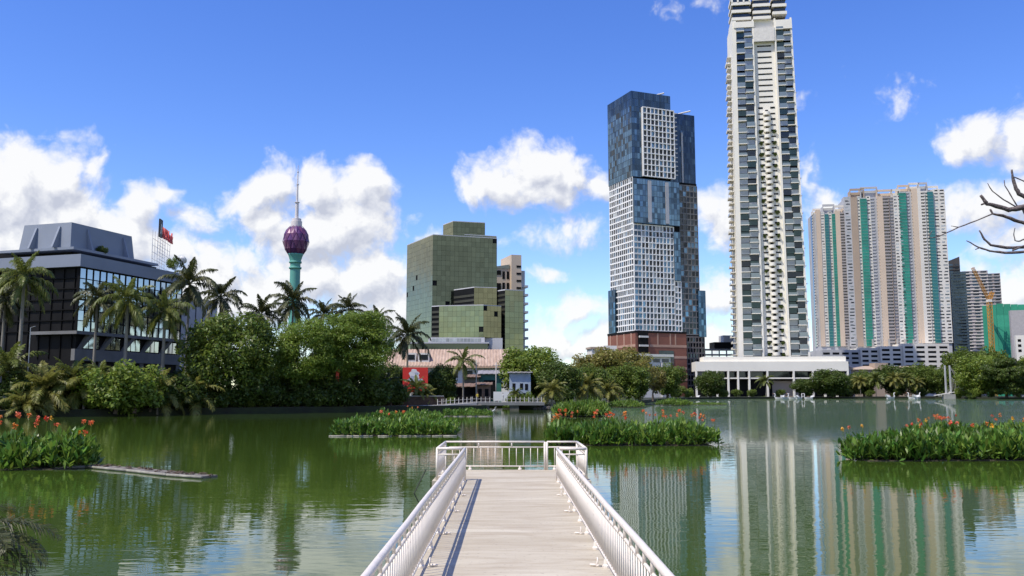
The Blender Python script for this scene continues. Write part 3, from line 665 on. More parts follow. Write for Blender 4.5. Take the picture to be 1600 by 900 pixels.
# --- lotus shaped telecommunication tower
LY = 1376; lx = gx(456, LY); zl = lambda py: zz(465, py, LY); px2m = LY / F
lot = thing('communication_tower', 'slender green tower topped by a purple lotus bud and a tall mast', 'tower', (lx, LY, 0))
lgreen = mat('lotus_green', (.10, .33, .27), .6, var=.08, vs=.01); lpurp = mat('lotus_purple', (.10, .035, .12), .35, .2, var=.15, vs=.02); lpink = mat('lotus_pink', (.24, .08, .13), .4, .1, var=.15, vs=.02, island=.4, c2=(.13, .045, .14))
lwhite = mat('lotus_white', (.62, .58, .57), .6, var=.06, vs=.02)
r = lambda px: px * px2m
b = MB(); b.lathe([(r(12), .9), (r(9), zl(570)), (r(8.0), zl(500)), (r(8.0), zl(412)), (r(9.0), zl(406)), (r(11.3), zl(399)), (r(12.4), zl(397))], 32); b.build('shaft', lgreen, lot, True)
for py in (410, 419): 
    b = MB(); b.lathe([(r(9.6), zl(py + 1.2)), (r(9.9), zl(py - 1.2))], 32); b.build('ring', lgreen, lot, True)
prof = [(11.5, 398.5), (14.6, 393.5), (16.9, 389), (18.7, 383.5), (19.4, 377.5), (19.0, 371), (17.2, 364.5), (13.8, 359), (9, 355)]
b = MB(); b.lathe([(r(a) * .97, zl(c)) for a, c in prof], 32); b.build('bud_core', lpurp, lot, True)
def prof_at(py):
    for (a0, p0), (a1, p1) in zip(prof, prof[1:]):
        if p0 >= py >= p1: return r(a0 + (a1 - a0) * (p0 - py) / (p0 - p1))
    return r(11.5 if py > 390 else 9)
for row, (p0, pm, p1) in enumerate(((398, 390, 379), (388, 378, 367), (376, 367, 359.5), (367, 360, 353))):
    for k in range(12):
        a = (k + .5 * (row % 2)) * math.pi / 6; da = math.pi / 12 * (.92); b = MB(); f = 1.02 + .012 * row
        q = lambda ang, py, g: (prof_at(py) * g * math.cos(ang), prof_at(py) * g * math.sin(ang), zl(py))
        c0 = q(a, pm, f + .045)
        for (u, v) in (((a, p0), (a + da, pm)), ((a + da, pm), (a, p1)), ((a, p1), (a - da, pm)), ((a - da, pm), (a, p0))):
            b.tri(c0, q(u[0], u[1], f), q(v[0], v[1], f))
        b.build('petal', lpink if (k + row) % 3 else lpurp, lot)
b = MB(); b.lathe([(r(8.6), zl(357)), (r(8.6), zl(346)), (r(7.2), zl(345.8)), (r(7.2), zl(342))], 28); b.build('white_drum', lwhite, lot)
b = MB(); b.lathe([(r(3.0), zl(343)), (r(2.6), zl(317)), (r(3.9), zl(316.8)), (r(3.9), zl(315.9)), (r(1.5), zl(315.8)), (r(1.3), zl(289)), (r(2), zl(288.8)), (r(2), zl(287.6)), (r(.9), zl(287.5)), (r(.8), zl(270)), (r(1.4), zl(269.5)), (r(1.4), zl(268)), (r(.55), zl(267.8)), (r(.45), zl(258))], 12); b.build('mast', lwhite, lot)

# --- green mirror glass complex
gc = (gx(674, 300), 300.0)
gb = thing('glass_office_complex', 'stepped office complex of olive green mirror glass with rooftop box', 'building', (gc[0], gc[1], 0), 0)
louv = mat('louvre_dark', (.05, .05, .035), .6, .3)
def glassblock(name, edges, back, zt_, zb_=.9, cell=(1.5, 1.75), tilt=.006):
    """edges: visible corners (px, Y) left to right; one facing per wall: a glass material or 'louvre'"""
    P = [(gx(p, Y) - gc[0], Y - gc[1]) for p, Y, _ in edges]; B = [(gx(p, Y) - gc[0], Y - gc[1]) for p, Y in back]
    b = MB(); b.prism([(x, y + .25) for x, y in P] + B, zb_, zt_ - .1); core = b.build(name, dark, gb)
    for (x0, y0), (x1, y1), (_, _, m) in zip(P, P[1:], edges):
        L_ = math.hypot(x1 - x0, y1 - y0); ux, uy = (x1 - x0) / L_, (y1 - y0) / L_; nx, ny = uy, -ux; b = MB()
        q = lambda a, z, d=0: (x0 + ux * a + nx * d, y0 + uy * a + ny * d, z)
        if m == 'louvre':
            for j in range(int((zt_ - zb_) / 1.6)):
                z = zb_ + j * 1.6; b.hexa([q(0, z), q(L_, z), q(L_, z, -.2), q(0, z, -.2), q(0, z + .75), q(L_, z + .75), q(L_, z + .75, -.2), q(0, z + .75, -.2)])
            b.build('louvre', louv, core); continue
        n = max(1, round(L_ / cell[0])); k = max(1, round((zt_ - zb_) / cell[1])); w = L_ / n; h = (zt_ - zb_) / k
        for i in range(n):
            for j in range(k):
                op = rnd.random() < .010; t0, t1 = rnd.uniform(-tilt, tilt), rnd.uniform(-tilt, tilt); A0, A1, C0, C1 = i * w + .022, (i + 1) * w - .022, zb_ + j * h + .022, zb_ + (j + 1) * h - .022
                d = -.15 if op else 0
                b.quad(q(A0, C0, d - t0 - t1), q(A1, C0, d + t0 - t1), q(A1, C1, d + t0 + t1), q(A0, C1, d - t0 + t1), 1 if op else 0)
        b.build('glazing', [m, dark], core, kind='stuff')
    b = MB(); b.prism([(x, y + .1) for x, y in P] + B, zt_ - .09, zt_ + .25); b.build('coping', greyc, core)
ZG = lambda px, py, Y: zz(px, py, Y)
glassblock('main_block', [(633, 322, gl_green), (674, 300, gl_green2), (776, 307, None)], [(772, 330), (640, 340)], ZG(674, 367, 300))
glassblock('rooftop_box', [(690, 313, gl_green), (706, 306, gl_green2), (757, 309, None)], [(755, 322), (694, 325)], ZG(706, 346, 306), ZG(674, 367, 300) + .26)
glassblock('roof_screen', [(724, 303.6, gl_green2), (775.5, 307.3, None)], [(773, 309), (724, 305)], ZG(774, 369.5, 307), ZG(674, 367, 300) + .26)
glassblock('middle_block', [(708, 300, 'louvre'), (740, 292, gl_green), (776, 294, None)], [(776, 305.5), (714, 303)], ZG(740, 449, 292))
glassblock('right_block', [(762, 299, 'louvre'), (789, 291, gl_green), (818, 294, None)], [(812, 312), (775, 312)], ZG(789, 453, 291))
glassblock('front_block', [(673, 289.5, 'louvre'), (685, 288, gl_olive), (755, 285, gl_green), (783, 289, None)], [(776, 294), (700, 297), (675, 294)], ZG(755, 477, 285), ZG(755, 527, 285))
px_ = lambda p, Y: gx(p, Y) - gc[0]
b = MB(); b.box(px_(668, 286), px_(785, 286), -13, -5, .9, ZG(755, 527.5, 285)); b.build('entrance_floor', greyc, gb)
b = MB(); b.box(px_(640, 278), px_(762, 278), -22, -13.1, .9, ZG(700, 537, 278)); b.build('podium', gl_green2, gb)
b = MB(); b.box(px_(636, 277), px_(764, 277), -23, -13, ZG(700, 537, 278) + .003, ZG(700, 535, 278)); b.build('podium_roof', greyc, gb)
b = MB(); b.box(px_(672, 284), px_(757, 284), -16, -13.02, ZG(700, 535, 278) + .01, ZG(700, 527, 283)); b.build('entrance_canopy', greyc, gb)
b = MB(); w0, w1 = px_(674, 284), px_(752, 284)
for k in range(14): b.box(w0 + (w1 - w0) * k / 14, w0 + (w1 - w0) * (k + .85) / 14, -16.06, -16.01, ZG(700, 533.5, 283), ZG(700, 528.5, 283))
b.build('canopy_window', gl_clear, gb, kind='stuff')
# --- beige block behind it
bc = (gx(770, 335), 335.0); bb = thing('beige_tower_block', 'beige rendered block with narrow dark windows behind the green glass', 'building', (bc[0], bc[1], 0), R(18))
zB = lambda py: zz(800, py, 335); W = 60 * 335 / F
b = MB(); b.box(0, W * .52, 2, 14, .9, zB(418)); b.box(W * .52 - .01, W * .80, .5, 14, .9, zB(396)); b.build('wall', mat('beige_wall', (.62, .50, .38), .8, var=.06, vs=.08), bb)
b = MB(); b.box(W * .80 + .003, W * .92, 1.5, 14, .9, zB(420)); b.build('side_wall', greyc, bb)
for i, (x, py0, py1) in enumerate(((.30, 434, 422), (.42, 434, 422), (.30, 452, 440), (.42, 452, 440))):
    b = MB(); b.box(W * x, W * x + 1.0, 1.9, 2.2, zB(py0), zB(py1)); b.build('window', dark, bb)
for k in range(12):
    z = zB(416) - k * 2.7 * 1.02; b = MB(); b.box(W * .66, W * .79, .42, .8, z, z + .8); b.build('slot_window', dark, bb)
b = MB(); b.box(.4, W * .26, 1.85, 2.3, zB(455), zB(441)); b.box(.4, W * .26, 1.85, 2.3, zB(428), zB(421)); b.build('opening', dark, bb)
for k in range(11):
    z = 10 + k * 3.3; b = MB(); b.box(W * .80, W * 1.0, .9, 12, z, z + .9); b.build('balcony', greyc, bb)
b = MB(); b.prism([(0, 1.8), (W * .5, 1.8), (W * .5, 10), (0, 10)], zB(418) + .01, [zB(416), zB(411), zB(411), zB(414)]); b.build('roof', mat('green_grey_roof', (.22, .25, .22), .7), bb)

# --- twin tower with blue glass boxes and white grid
TA = R(22); tcx = (gx(993.5, 530), 530.0)
tw = thing('twin_tower', 'tall residential tower of stacked blue glass boxes and white window grids', 'tower', (tcx[0], tcx[1], 0), TA); tw.scale = (1.02, 1, 1)
zt = lambda py: zz(991, py, 530); FH = 3.55
mixw = (0, 0, 0, 0, 1, 2)
gridw = mat('bright_white_grid', (.84, .83, .80), .5, var=.03, vs=.1)
def tower_part(name, side, pl, a0, a1, z0, z1, nc, bw, bh, d, mats, mix, fm=gridw, floors=None):
    fr, pn = MB(), MB(); nr = floors or max(1, round((z1 - z0) / FH)); grid(fr, pn, side, pl, a0, a1, z0, z1, nc, nr, bw, bh, d, mix, .012, rnd)
    o = fr.build(name, fm, tw, kind='stuff'); pn.build('glazing', mats, o, kind='stuff')
MW = [gl_win, gl_blue, gl_clear]; MBL = [gl_blue, gl_blue2, gl_win]
b = MB(); b.box(.4, 45, .4, 29.6, .9, zt(277)); b.build('core', dark, tw)
ztop1 = zt(142); zc1 = zt(275)
b = MB(); b.box(0, 27, 0, 30, zc1, ztop1); b.build('upper_box', gl_blue2, tw)
tower_part('upper_box_front', 'F', 0, 0, 7, zc1, ztop1 - 9, 4, .12, .35, .12, MBL, (0, 1, 1), gl_blue2)
tower_part('upper_box_side', 'L', 0, 0, 30, zc1, ztop1 - 9, 14, .12, .35, .12, MBL, (0, 0, 0, 1, 2), gl_blue2)
tower_part('crown_screen', 'F', 0, 0, 27, ztop1 - 9, ztop1, 22, .25, .3, .15, MBL, (1,), gl_blue2, 2)
tower_part('crown_screen', 'L', 0, 0, 30, ztop1 - 9, ztop1, 22, .25, .3, .15, MBL, (1,), gl_blue2, 2)
tower_part('white_grid', 'F', -.9, 6.8, 28.5, zc1 + .5, zt(166), 8, .5, .6, 1.0, MW, (0, 0, 0, 1))
b = MB(); b.box(6.5, 28.6, -.9, -.01, zc1 + .4, zt(166)); b.build('grid_core', greyc, tw)
for k in range(15):
    z = zc1 + 3 + k * (zt(166) - zc1) / 15.5; b = MB(); b.box(28.6, 31.2, -.8, 8, z, z + .5); b.build('end_balcony', white, tw)
y2 = 550; z2t, z2b = zz(1087, 181, y2), zz(1087, 291, y2)
b = MB(); b.box(28.0, 46.2, 3, 29, z2b, z2t); b.build('right_box', gl_blue3, tw)
tower_part('right_box_front', 'F', 3, 28.5, 46.2, z2b, z2t, 14, .1, .3, .1, [gl_blue3, gl_blue2], (0, 0, 0, 0, 1), gl_blue3)
b = MB(); b.box(36.2, 37.3, 2.5, 2.88, z2b, z2t - 12); b.build('grey_fin', greyc, tw)
tower_part('left_grid', 'L', .35, .4, 29.6, zt(516), zc1, 12, .45, .8, .35, MW, mixw)
tower_part('corner_glass', 'F', .35, .4, 5.2, zt(516), zt(350), 2, .1, 1.0, .5, MBL, (0, 1), white)
tower_part('front_grid', 'F', .35, 5.4, 27.5, zt(516), zt(350), 9, .55, .65, .6, MW, mixw)
tower_part('front_grid', 'F', .35, 27.7, 32, zt(516), zt(436), 2, .5, .8, .6, MW, mixw)
tower_part('right_grid', 'F', .36, 32.2, 45, zt(520), zz(1070, 292, 548), 5, .35, .65, .35, MW, (0, 0, 0, 1), pier_grey)
b = MB(); b.box(.2, 31.5, -1.2, .33, zt(348), zc1 - 1.5); b.build('middle_box', gl_blue2, tw)
tower_part('middle_box_front', 'F', -1.2, .2, 31.5, zt(348), zc1 - 1.5, 16, .12, .4, .12, MBL, (0, 0, 0, 1), gl_blue2)
for x in (9.6, 21.6):
    b = MB(); b.box(x, x + 2.3, -1.62, -1.34, zt(346), zc1 - 2.2); b.build('white_strip', greyc, tw)
b = MB(); b.box(27.4, 31.6, -.8, .32, zt(435), zt(358)); b.build('blue_strip', gl_blue2, tw)
tower_part('blue_strip_front', 'F', -.8, 27.4, 31.6, zt(435), zt(358), 3, .1, .35, .1, MBL, (0, 0, 1), gl_blue2)
b = MB(); b.box(-1.0, .3, 22, 30.4, zt(516), zt(447)); b.build('left_blue_box', gl_blue2, tw)
tower_part('left_blue_box_side', 'L', -1.0, 22, 30.4, zt(516), zt(447), 4, .2, .5, .1, MBL, (0, 1, 2), gl_blue2)
b = MB(); b.box(43.6, 48.6, -.8, 20, zz(1094, 527, 552), zz(1094, 456, 552)); b.build('right_blue_box', gl_blue2, tw)
tower_part('right_blue_box_front', 'F', -.8, 43.6, 48.6, zz(1094, 527, 552), zz(1094, 456, 552), 3, .15, .4, .1, MBL, (0, 1, 1), gl_blue2)
brick = mat('red_brick_cladding', (.22, .085, .055), .8, var=.12, vs=.15)
brickl = mat('pale_brick_band', (.42, .26, .19), .8, var=.1, vs=.15)
pz = zt(517)
b = MB(); b.box(-1.5, 33, -3, 31, .9, pz - 1.2); b.build('brick_podium', brick, tw)
b = MB(); b.box(-1.8, 33.2, -3.3, 31, pz - 1.19, pz); b.build('podium_coping', darkgrey, tw)
for k in range(4):
    z = pz - 9.5 - k * 6.6; b = MB(); b.box(8, 33.05, -3.12, -2.9, z, z + 1.5); b.box(-1.62, -1.4, -2.9, 31, z, z + 1.5); b.build('pale_band', brickl, tw)
for k in range(4):
    b = MB(); b.box(-1.7, -1.3, 1 + k * 8.6, 2.2 + k * 8.6, .9, pz - 1.3); b.build('pale_pier', brickl, tw)
for x in (13, 21.5, 25): 
    b = MB(); b.box(x, x + .9, -3.14, -2.9, pz - 9, pz - 1.3); b.build('pale_pier', brickl, tw)
b = MB(); b.box(.2, 6.8, -3.4, -2.5, .9, pz + .1); b.build('stair_slot', darkgrey, tw)
for k in range(5):
    z = pz - 3 - k * 6.6 * .8; b = MB(); b.box(.6, 6.6, -4.3, -3.2, z - 1.1, z); b.build('slot_balcony', wht2, tw)
b = MB(); b.box(14, 24, -3.25, -2.9, pz - 20, pz - 11.5); b.build('podium_window', gl_win, tw)
tower_part('base_frame', 'F', .2, 33.2, 47.5, .9, zz(1075, 527, 548), 7, .5, .9, .5, [gl_win, dark], (0, 1, 1), mat('brown_grey_frame', (.13, .115, .11), .8), 11)
b = MB(); b.box(33.3, 47.5, .25, 28, .9, zz(1075, 527, 548)); b.build('base_core', dark, tw)
for x, py, q in ((20, 142, 1035), (39, 178, 1075)):
    b = MB(); z = (ztop1 if q == 1035 else z2t); b.tube([(x - 5, 12, z + 1), (x + 9, 10, z + 5.5)], .5, 6); b.tube([(x - 2, 12, z - 1), (x - 2, 12, z + 2.5)], .9, 6); b.box(x - 6, x - 3, 11, 13, z, z + 2.2); b.build('cleaning_crane', wht2, tw)
# white low house in front of it
hc = (gx(990, 420), 420.0); hw = thing('white_office', 'small white flat roofed office below the brick podium of the tall tower', 'building', (hc[0], hc[1], 0), R(20))
zh = lambda py: zz(1010, py, 420)
b = MB(); b.box(0, 20, 0, 12, .9, zh(557)); b.build('wall', wht2, hw); b = MB(); b.box(-1, 21, -1.2, 12.5, zh(557) + .003, zh(553)); b.build('roof', cream, hw)
for k in range(3):
    for j in range(4):
        b = MB(); b.box(1 + j * 4.8, 4.6 + j * 4.8, -.08, .2, zh(557) - 2.6 - k * 4.2, zh(557) - .9 - k * 4.2); b.build('window', gl_win, hw)
b = MB(); b.box(14.5, 18.5, -1.5, -.01, 1, zh(566)); b.build('grey_bay', greyc, hw)
hc = (gx(925, 440), 440.0); hw2 = thing('brown_roofed_house', 'low white house with a flat brown roof left of the brick podium', 'building', (hc[0], hc[1], 0), R(10))
b = MB(); b.box(0, 9, 0, 9, .9, zz(930, 545, 440)); b.box(6, 12.5, -1, 8, .9, zz(930, 540, 440)); b.build('wall', wht2, hw2); b = MB(); b.box(-.6, 7.5, -.6, 9, zz(930, 545, 440) + .003, zz(930, 542, 440)); b.build('roof', brown, hw2)

# --- tall balcony tower
AY = 545.0; ax0, ax1 = gx(1155, AY), gx(1265, AY); AW = ax1 - ax0
al = thing('balcony_tower', 'very tall cream tower with staggered glass balconies and a planted central spine', 'tower', (ax0, AY, 0), R(-8))
za = lambda py: zz(1205, py, AY)
zbase, ztop = za(556), za(33); NF = 58; fh = (ztop - zbase) / NF
def axx(f, z):                                # fraction of the facade width at a height: the slabs narrow upward
    t = max(0, (z - zbase) / (ztop - zbase)); l = 2.0 * t; w_ = AW - 6.0 * t
    return l + f * w_
def aslab(b, f0, f1, z0, z1, y0, y1, mi=0):
    b.hexa([(axx(f0, z0), y0, z0), (axx(f1, z0), y0, z0), (axx(f1, z0), y1, z0), (axx(f0, z0), y1, z0), (axx(f0, z1), y0, z1), (axx(f1, z1), y0, z1), (axx(f1, z1), y1, z1), (axx(f0, z1), y1, z1)], mi)
b = MB(); aslab(b, .03, .97, .9, ztop, 3.0, 28); b.build('core', dark, al)
for nm, f0, f1, y0 in (('left_fin', 0, .07, -.4), ('left_spine', .335, .36, -.6), ('right_spine', .705, .73, -.6), ('right_fin', .972, 1.0, -.4)):
    b = MB(); aslab(b, f0, f1, .9, ztop + (1 if f0 in (0,) else 0), y0, 20); b.build(nm, cream, al)
b = MB(); aslab(b, .0, .02, .9, ztop, 20.01, 28.5); b.build('rear_wall', cream, al)
zslot = za(172)
b = MB(); aslab(b, .361, .704, zbase, ztop, 1.6, 3.2); b.build('spine_wall', cream, al)
def unitbox(name, m, w=1, dpt=1, h=1):
    b = MB(); b.box(0, w, 0, dpt, 0, h); return b.mesh(name, m)
slab_me = unitbox('balcony_slab', cream); par_me = unitbox('balcony_parapet', gl_rail); slit_me = unitbox('slit_window', dark)
pan = [unitbox('window', m) for m in (gl_teal, gl_win, gl_clear, gl_clear, gl_teal)]
for bay, (f0, f1) in enumerate(((.07, .335), (.73, .972))):
    for c in range(2):
        g0, g1 = f0 + (f1 - f0) * c / 2, f0 + (f1 - f0) * (c + 1) / 2
        for k in range(NF):
            z = zbase + k * fh
            if z > za(45): continue
            x0, x1 = axx(g0, z), axx(g1, z)
            if (k + c) % 2 == 0:
                pr = rnd.uniform(.0, .5)
                s = add('balcony_slab', slab_me, al, loc=(x0 + .02, -.9 - pr, z - .22), scale=(x1 - x0 - .04, 3.9 + pr, .45))
                if rnd.random() < .93:
                    add('balcony_parapet', par_me, al, loc=(x0 + .12, -.86 - pr, z + .23), scale=(x1 - x0 - .24, .12, fh * rnd.choice((.38, .42, .75))))
                add('window', rnd.choice(pan), al, loc=(x0 + .1, 1.2 + rnd.choice((0, .0, .9)), z + .24), scale=(x1 - x0 - .2, .15, fh - .45))
            else:
                add('window', rnd.choice(pan), al, loc=(x0 + .1, rnd.choice((.2, .2, .9)), z + .0), scale=(x1 - x0 - .2, .15, fh - .24))
for k in range(NF):
    z = zbase + k * fh
    if z < za(60):
        x0, x1 = axx(.37, z), axx(.695, z); xm = (x0 + x1) / 2
        if z > zslot: add('slit_window', slit_me, al, loc=(xm - 4.3, 1.45, z + .8), scale=(8.6, .3, .8))
        else:
            for s in (-1, 1): add('slit_window', slit_me, al, loc=(xm + s * 3.7 - 1.4, 1.45, z + .7), scale=(2.8, .3, .8 if k % 2 else 1.1))
bb_ = MB(); bb_.lathe([(1.0, 0), (1.0, 1.0), (.9, 1.0)], 16); round_me = bb_.mesh('round_balcony', cream)
pl_me = np_mesh('hanging_plants', leaf_cloud([(0, 0, 0, .9), (.8, 0, -.2, .7), (-.8, 0, -.1, .7), (0, 0, -.9, .5)], 260, .26, .5, 77), 4, G['dark'])
for k in range(NF):
    z = zbase + k * fh
    if z < zslot - 1:
        xm = axx(.532, z); add('round_balcony', round_me, al, loc=(xm + rnd.uniform(-.1, .1), 1.0, z), scale=(2.1, 2.1, fh * .56))
        add('slit_window', slit_me, al, loc=(xm - .9, 1.3, z + fh * .6), scale=(1.8, .32, fh * .36))
        if k % 2 == 0 and z < za(200):
            for s in (-1, 1): add('hanging_plants', pl_me, al, loc=(xm + s * 4.1, .9, z + .5), rot=(0, 0, rnd.uniform(0, 6)), scale=(rnd.uniform(.9, 1.3),) * 3, kind='stuff')
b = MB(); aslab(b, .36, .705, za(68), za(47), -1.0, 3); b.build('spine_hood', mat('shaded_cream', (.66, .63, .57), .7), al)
b = MB(); aslab(b, .03, .37, za(45), za(36), -.9, 20); aslab(b, .73, 1.0, za(50), za(36), -.9, 20); b.build('upper_fascia', cream, al)
for f0, f1, ps in ((.0, .33, (33, 21, 9, -3)), (.69, .93, (27, 15, 4)), (.36, .66, (33, 24, 13, 3))):
    for i, p in enumerate(ps):
        b = MB(); aslab(b, f0, f1, za(p), za(p - 4.5), -.6 + .2 * i, 18); b.build('crown_slab', cream, al)
        b = MB(); aslab(b, f0 + .02, f1 - .02, za(p - 4.5) + .02, za(p - 10), .6, 16); b.build('crown_window', gl_win, al)
for f in (.0, .1, .2, .3):
    b = MB(); aslab(b, f, f + .025, za(6), za(-14), -.2, 1.2); b.build('crown_post', cream, al)
b = MB(); aslab(b, 0, .34, za(-13.9), za(-17), -.3, 14); b.build('crown_roof', cream, al)
sb_me = unitbox('side_balcony', cream)
for k in range(NF - 5):
    z = zbase + k * fh + .6
    d_ = 2.4 if k % 3 else 2.9
    o = add('side_balcony', sb_me, al, loc=(axx(0, z) - d_, 7 + (k % 2) * 1.5, z), scale=(d_ + .1, 9, .42))
    b = add('side_parapet', sb_me if k % 4 else par_me, al, loc=(axx(0, z) - d_, 7.2 + (k % 2) * 1.5, z + .43), scale=(.15, 8.6, .9))
for k in range(0, NF - 3, 3):
    z = zbase + k * fh; add('end_bracket', sb_me, al, loc=(axx(1, z) - .1, 4, z), scale=(1.3, 3, .4))
# podium
pd = thing('tower_podium', 'long low cream podium with tall columns below the cream tower', 'building', (gx(1088, 512), 512, 0), R(-4))
PW = gx(1322, 512) - gx(1088, 512); zp = lambda py: zz(1200, py, 512)
b = MB(); b.box(0, PW, .4, 18, zp(580) + .01, zp(565)); b.box(5, PW - .5, 3, 20, zp(565) + .003, zp(557)); b.build('upper_storey', cream, pd)
b = MB(); b.box(1.5, PW - .5, 6, 18, .9, zp(580)); b.build('inner_wall', darkgrey, pd)
b = MB(); b.box(0, PW, .8, 10, zp(592), zp(590)); b.build('floor_slab', cream, pd)
for px in (1086, 1103, 1118, 1135, 1150, 1167, 1195, 1235, 1264, 1282, 1300, 1317):
    x = (px - 1086.5) * 512 / F; b = MB(); b.box(x, x + 1.0, .41, 2, .9, zp(580)); b.build('column', cream, pd)
for px0, px1 in ((1090, 1102), (1121, 1134), (1138, 1149), (1153, 1166), (1170, 1194), (1199, 1234), (1239, 1262), (1267, 1281)):
    b = MB(); b.box((px0 - 1086) * .3657, (px1 - 1086) * .3657, 5.5, 5.9, zp(589), zp(581)); b.build('window', gl_win, pd)
b = MB(); b.box((1205 - 1086) * .3657, (1262 - 1086) * .3657, 4.5, 5.4, .9, zp(595)); b.build('timber_wall', brown, pd)
# unfinished concrete frame
uc = (gx(1102, 600), 600.0); uf = thing('concrete_frame', 'unfinished grey concrete frame building left of the cream tower', 'building', (uc[0], uc[1], 0), R(5))
zu = lambda py: zz(1125, py, 600)
for i, py in enumerate((545, 553, 562)):
    b = MB(); b.box(0, 26, 0, 16, zu(py) - .5, zu(py)); b.build('floor_slab', greyc, uf)
for i in range(6):
    b = MB(); b.box(i * 5, i * 5 + .7, .05, .8, .9, zu(545) - .5); b.build('column', greyc, uf)
b = MB(); b.box(8, 24, 3, 14, zu(545) + .01, zu(534)); b.build('upper_storey', darkgrey, uf); b = MB(); b.box(15, 28, 5, 15, zu(534) + .01, zu(523)); b.build('roof_block', greyc, uf)

# --- three striped residential towers
teal = mat('green_tinted_strip', (.025, .235, .17), .3, .2, var=.22, vs=.12)
teal2 = mat('blue_green_strip', (.03, .17, .18), .25, .3, var=.1, vs=.05)
def striped(label, Y, pxs, tops, bot, bays, rz, crown):
    cvt = lambda p: 800 + (p - 800) * (1.024 if Y > 652 else 1.013)
    pxs = (cvt(pxs[0]), cvt(pxs[1])); bays = [(cvt(a_), cvt(b_), c_, d_) for a_, b_, c_, d_ in bays]; crown = [(cvt(a_), cvt(b_), c_, d_) for a_, b_, c_, d_ in crown]
    x0 = gx(pxs[0], Y); t = thing('striped_tower', label, 'tower', (x0, Y, 0), R(-9), 'striped residential towers'); k_ = Y / F
    ztop_ = zz(pxs[0], tops, Y); zb_ = zz(pxs[0], bot, Y); n = 47; h = (ztop_ - zb_) / n
    W_ = (pxs[1] - pxs[0]) * k_
    b = MB(); b.box(.5, W_ - .5, 4, 26, zb_ - 14, ztop_ - 1); b.build('core', greyc, t)
    for (p0, p1, typ, off) in bays:
        a0, a1 = (p0 - pxs[0]) * k_, (p1 - pxs[0]) * k_; y = 4 - off
        if typ in ('beige', 'brown', 'white', 'grey'):
            m = {'beige': beige, 'brown': brown, 'white': wht2, 'grey': greyc}[typ]
            b = MB(); b.box(a0, a1, y, 12, zb_, ztop_ + rnd.uniform(-1, 2)); o = b.build('pier', m, t)
            b = MB()
            for j in range(n): b.box(a0 - .25, a0 + .35, y + .3, y + 1.2, zb_ + j * h, zb_ + j * h + .8)
            b.build('edge_ledge', m, o, kind='stuff')
        elif typ in ('green', 'teal'):
            m = teal if typ == 'green' else teal2
            b = MB(); b.box(a0, a1, y, 10, zb_, ztop_ - 2); o = b.build('glass_strip', m, t); b = MB()
            for j in range(n): b.box(a0, a1, y - .12, y - .003, zb_ + j * h, zb_ + j * h + .25)
            b.build('strip_transom', mat('strip_transom', (.16, .33, .28), .5), o, kind='stuff')
        elif typ in ('win', 'gwin'):
            m = wht2 if typ == 'win' else greyc
            b = MB(); b.box(a0, a1, y, 12, zb_, ztop_); o = b.build('window_bay', m, t); b = MB(); w = a1 - a0; c = 2 if w > 5 else 1
            for j in range(n):
                for q in range(c): fpane(b, 'F', y, a0 + w * (q + .16) / c, a0 + w * (q + .86) / c, zb_ + j * h + .9, zb_ + j * h + h - .55, .01, rnd.choice((0, 0, 1)), .02, rnd)
            b.build('window', [gl_win, gl_clear], o, kind='stuff')
        else:                                    # stacked balconies
            dk = typ == 'dbal'; b = MB(); b.box(a0, a1, y + 2.2, 12, zb_, ztop_ - 2); o = b.build('balcony_recess', darkgrey if dk else gl_win, t); b = MB(); w = a1 - a0
            m = {'dbal': mat('tan_grey_balcony', (.34, .31, .30), .8), 'bal': greyc, 'wbal': wht2}[typ]
            for j in range(n):
                z = zb_ + j * h; s = w * .54
                b.box(a0, a0 + s, y, y + 2.3, z, z + 1.15, 0); b.box(a0 + s + .3, a1, y + .9, y + 2.3, z + .2, z + 1.35, 0)
            b.build('balcony', m, o, kind='stuff')
            b = MB(); b.box(a0 + w * .54, a0 + w * .54 + .5, y + .3, y + 3, zb_, ztop_ - 3); b.build('balcony_post', brown if dk else m, o)
    for (p0, p1, pt_, m) in crown:
        b = MB(); a0, a1 = (p0 - pxs[0]) * k_, (p1 - pxs[0]) * k_; zc = zz(pxs[0], pt_, Y)
        b.box(a0, a1, 4.5, 5.2, zc - 1.6, zc); b.box(a0, a0 + .6, 4.5, 12, ztop_ - 2, zc - 1.6); b.box(a1 - .6, a1, 4.5, 12, ztop_ - 2, zc - 1.6); b.box(a0 + .7, a1 - .7, 7, 11, ztop_ - 1, zc - 2.4); b.build('crown_frame', m, t)
    return t
striped('shortest striped residential tower beside the cream balcony tower', 655, (1270, 1326), 330, 541,
        [(1270, 1276, 'wbal', 0), (1276, 1282, 'beige', .9), (1282, 1288, 'win', .5), (1288, 1294, 'teal', 1), (1294, 1299, 'win', .3), (1299, 1304, 'green', 1.2), (1304, 1311, 'beige', 1.3), (1311, 1326, 'dbal', 1.5)], 0,
        [(1271, 1283, 324, wht2), (1286, 1304, 318, greyc), (1304, 1320, 320, wht2), (1314, 1326, 325, beige)])
striped('middle striped residential tower with one bright green strip', 650, (1326, 1413), 306, 541,
        [(1326, 1336, 'gwin', 1), (1336, 1346, 'brown', 1.2), (1346, 1350, 'win', .8), (1350, 1360, 'green', 1.6), (1360, 1366, 'win', .6), (1366, 1376, 'bal', .5), (1376, 1384, 'beige', 1.3), (1384, 1400, 'dbal', 1.5), (1400, 1413, 'win', .5)], 0,
        [(1336, 1358, 293, brown), (1352, 1378, 291, greyc), (1376, 1400, 296, beige), (1398, 1412, 296, wht2)])
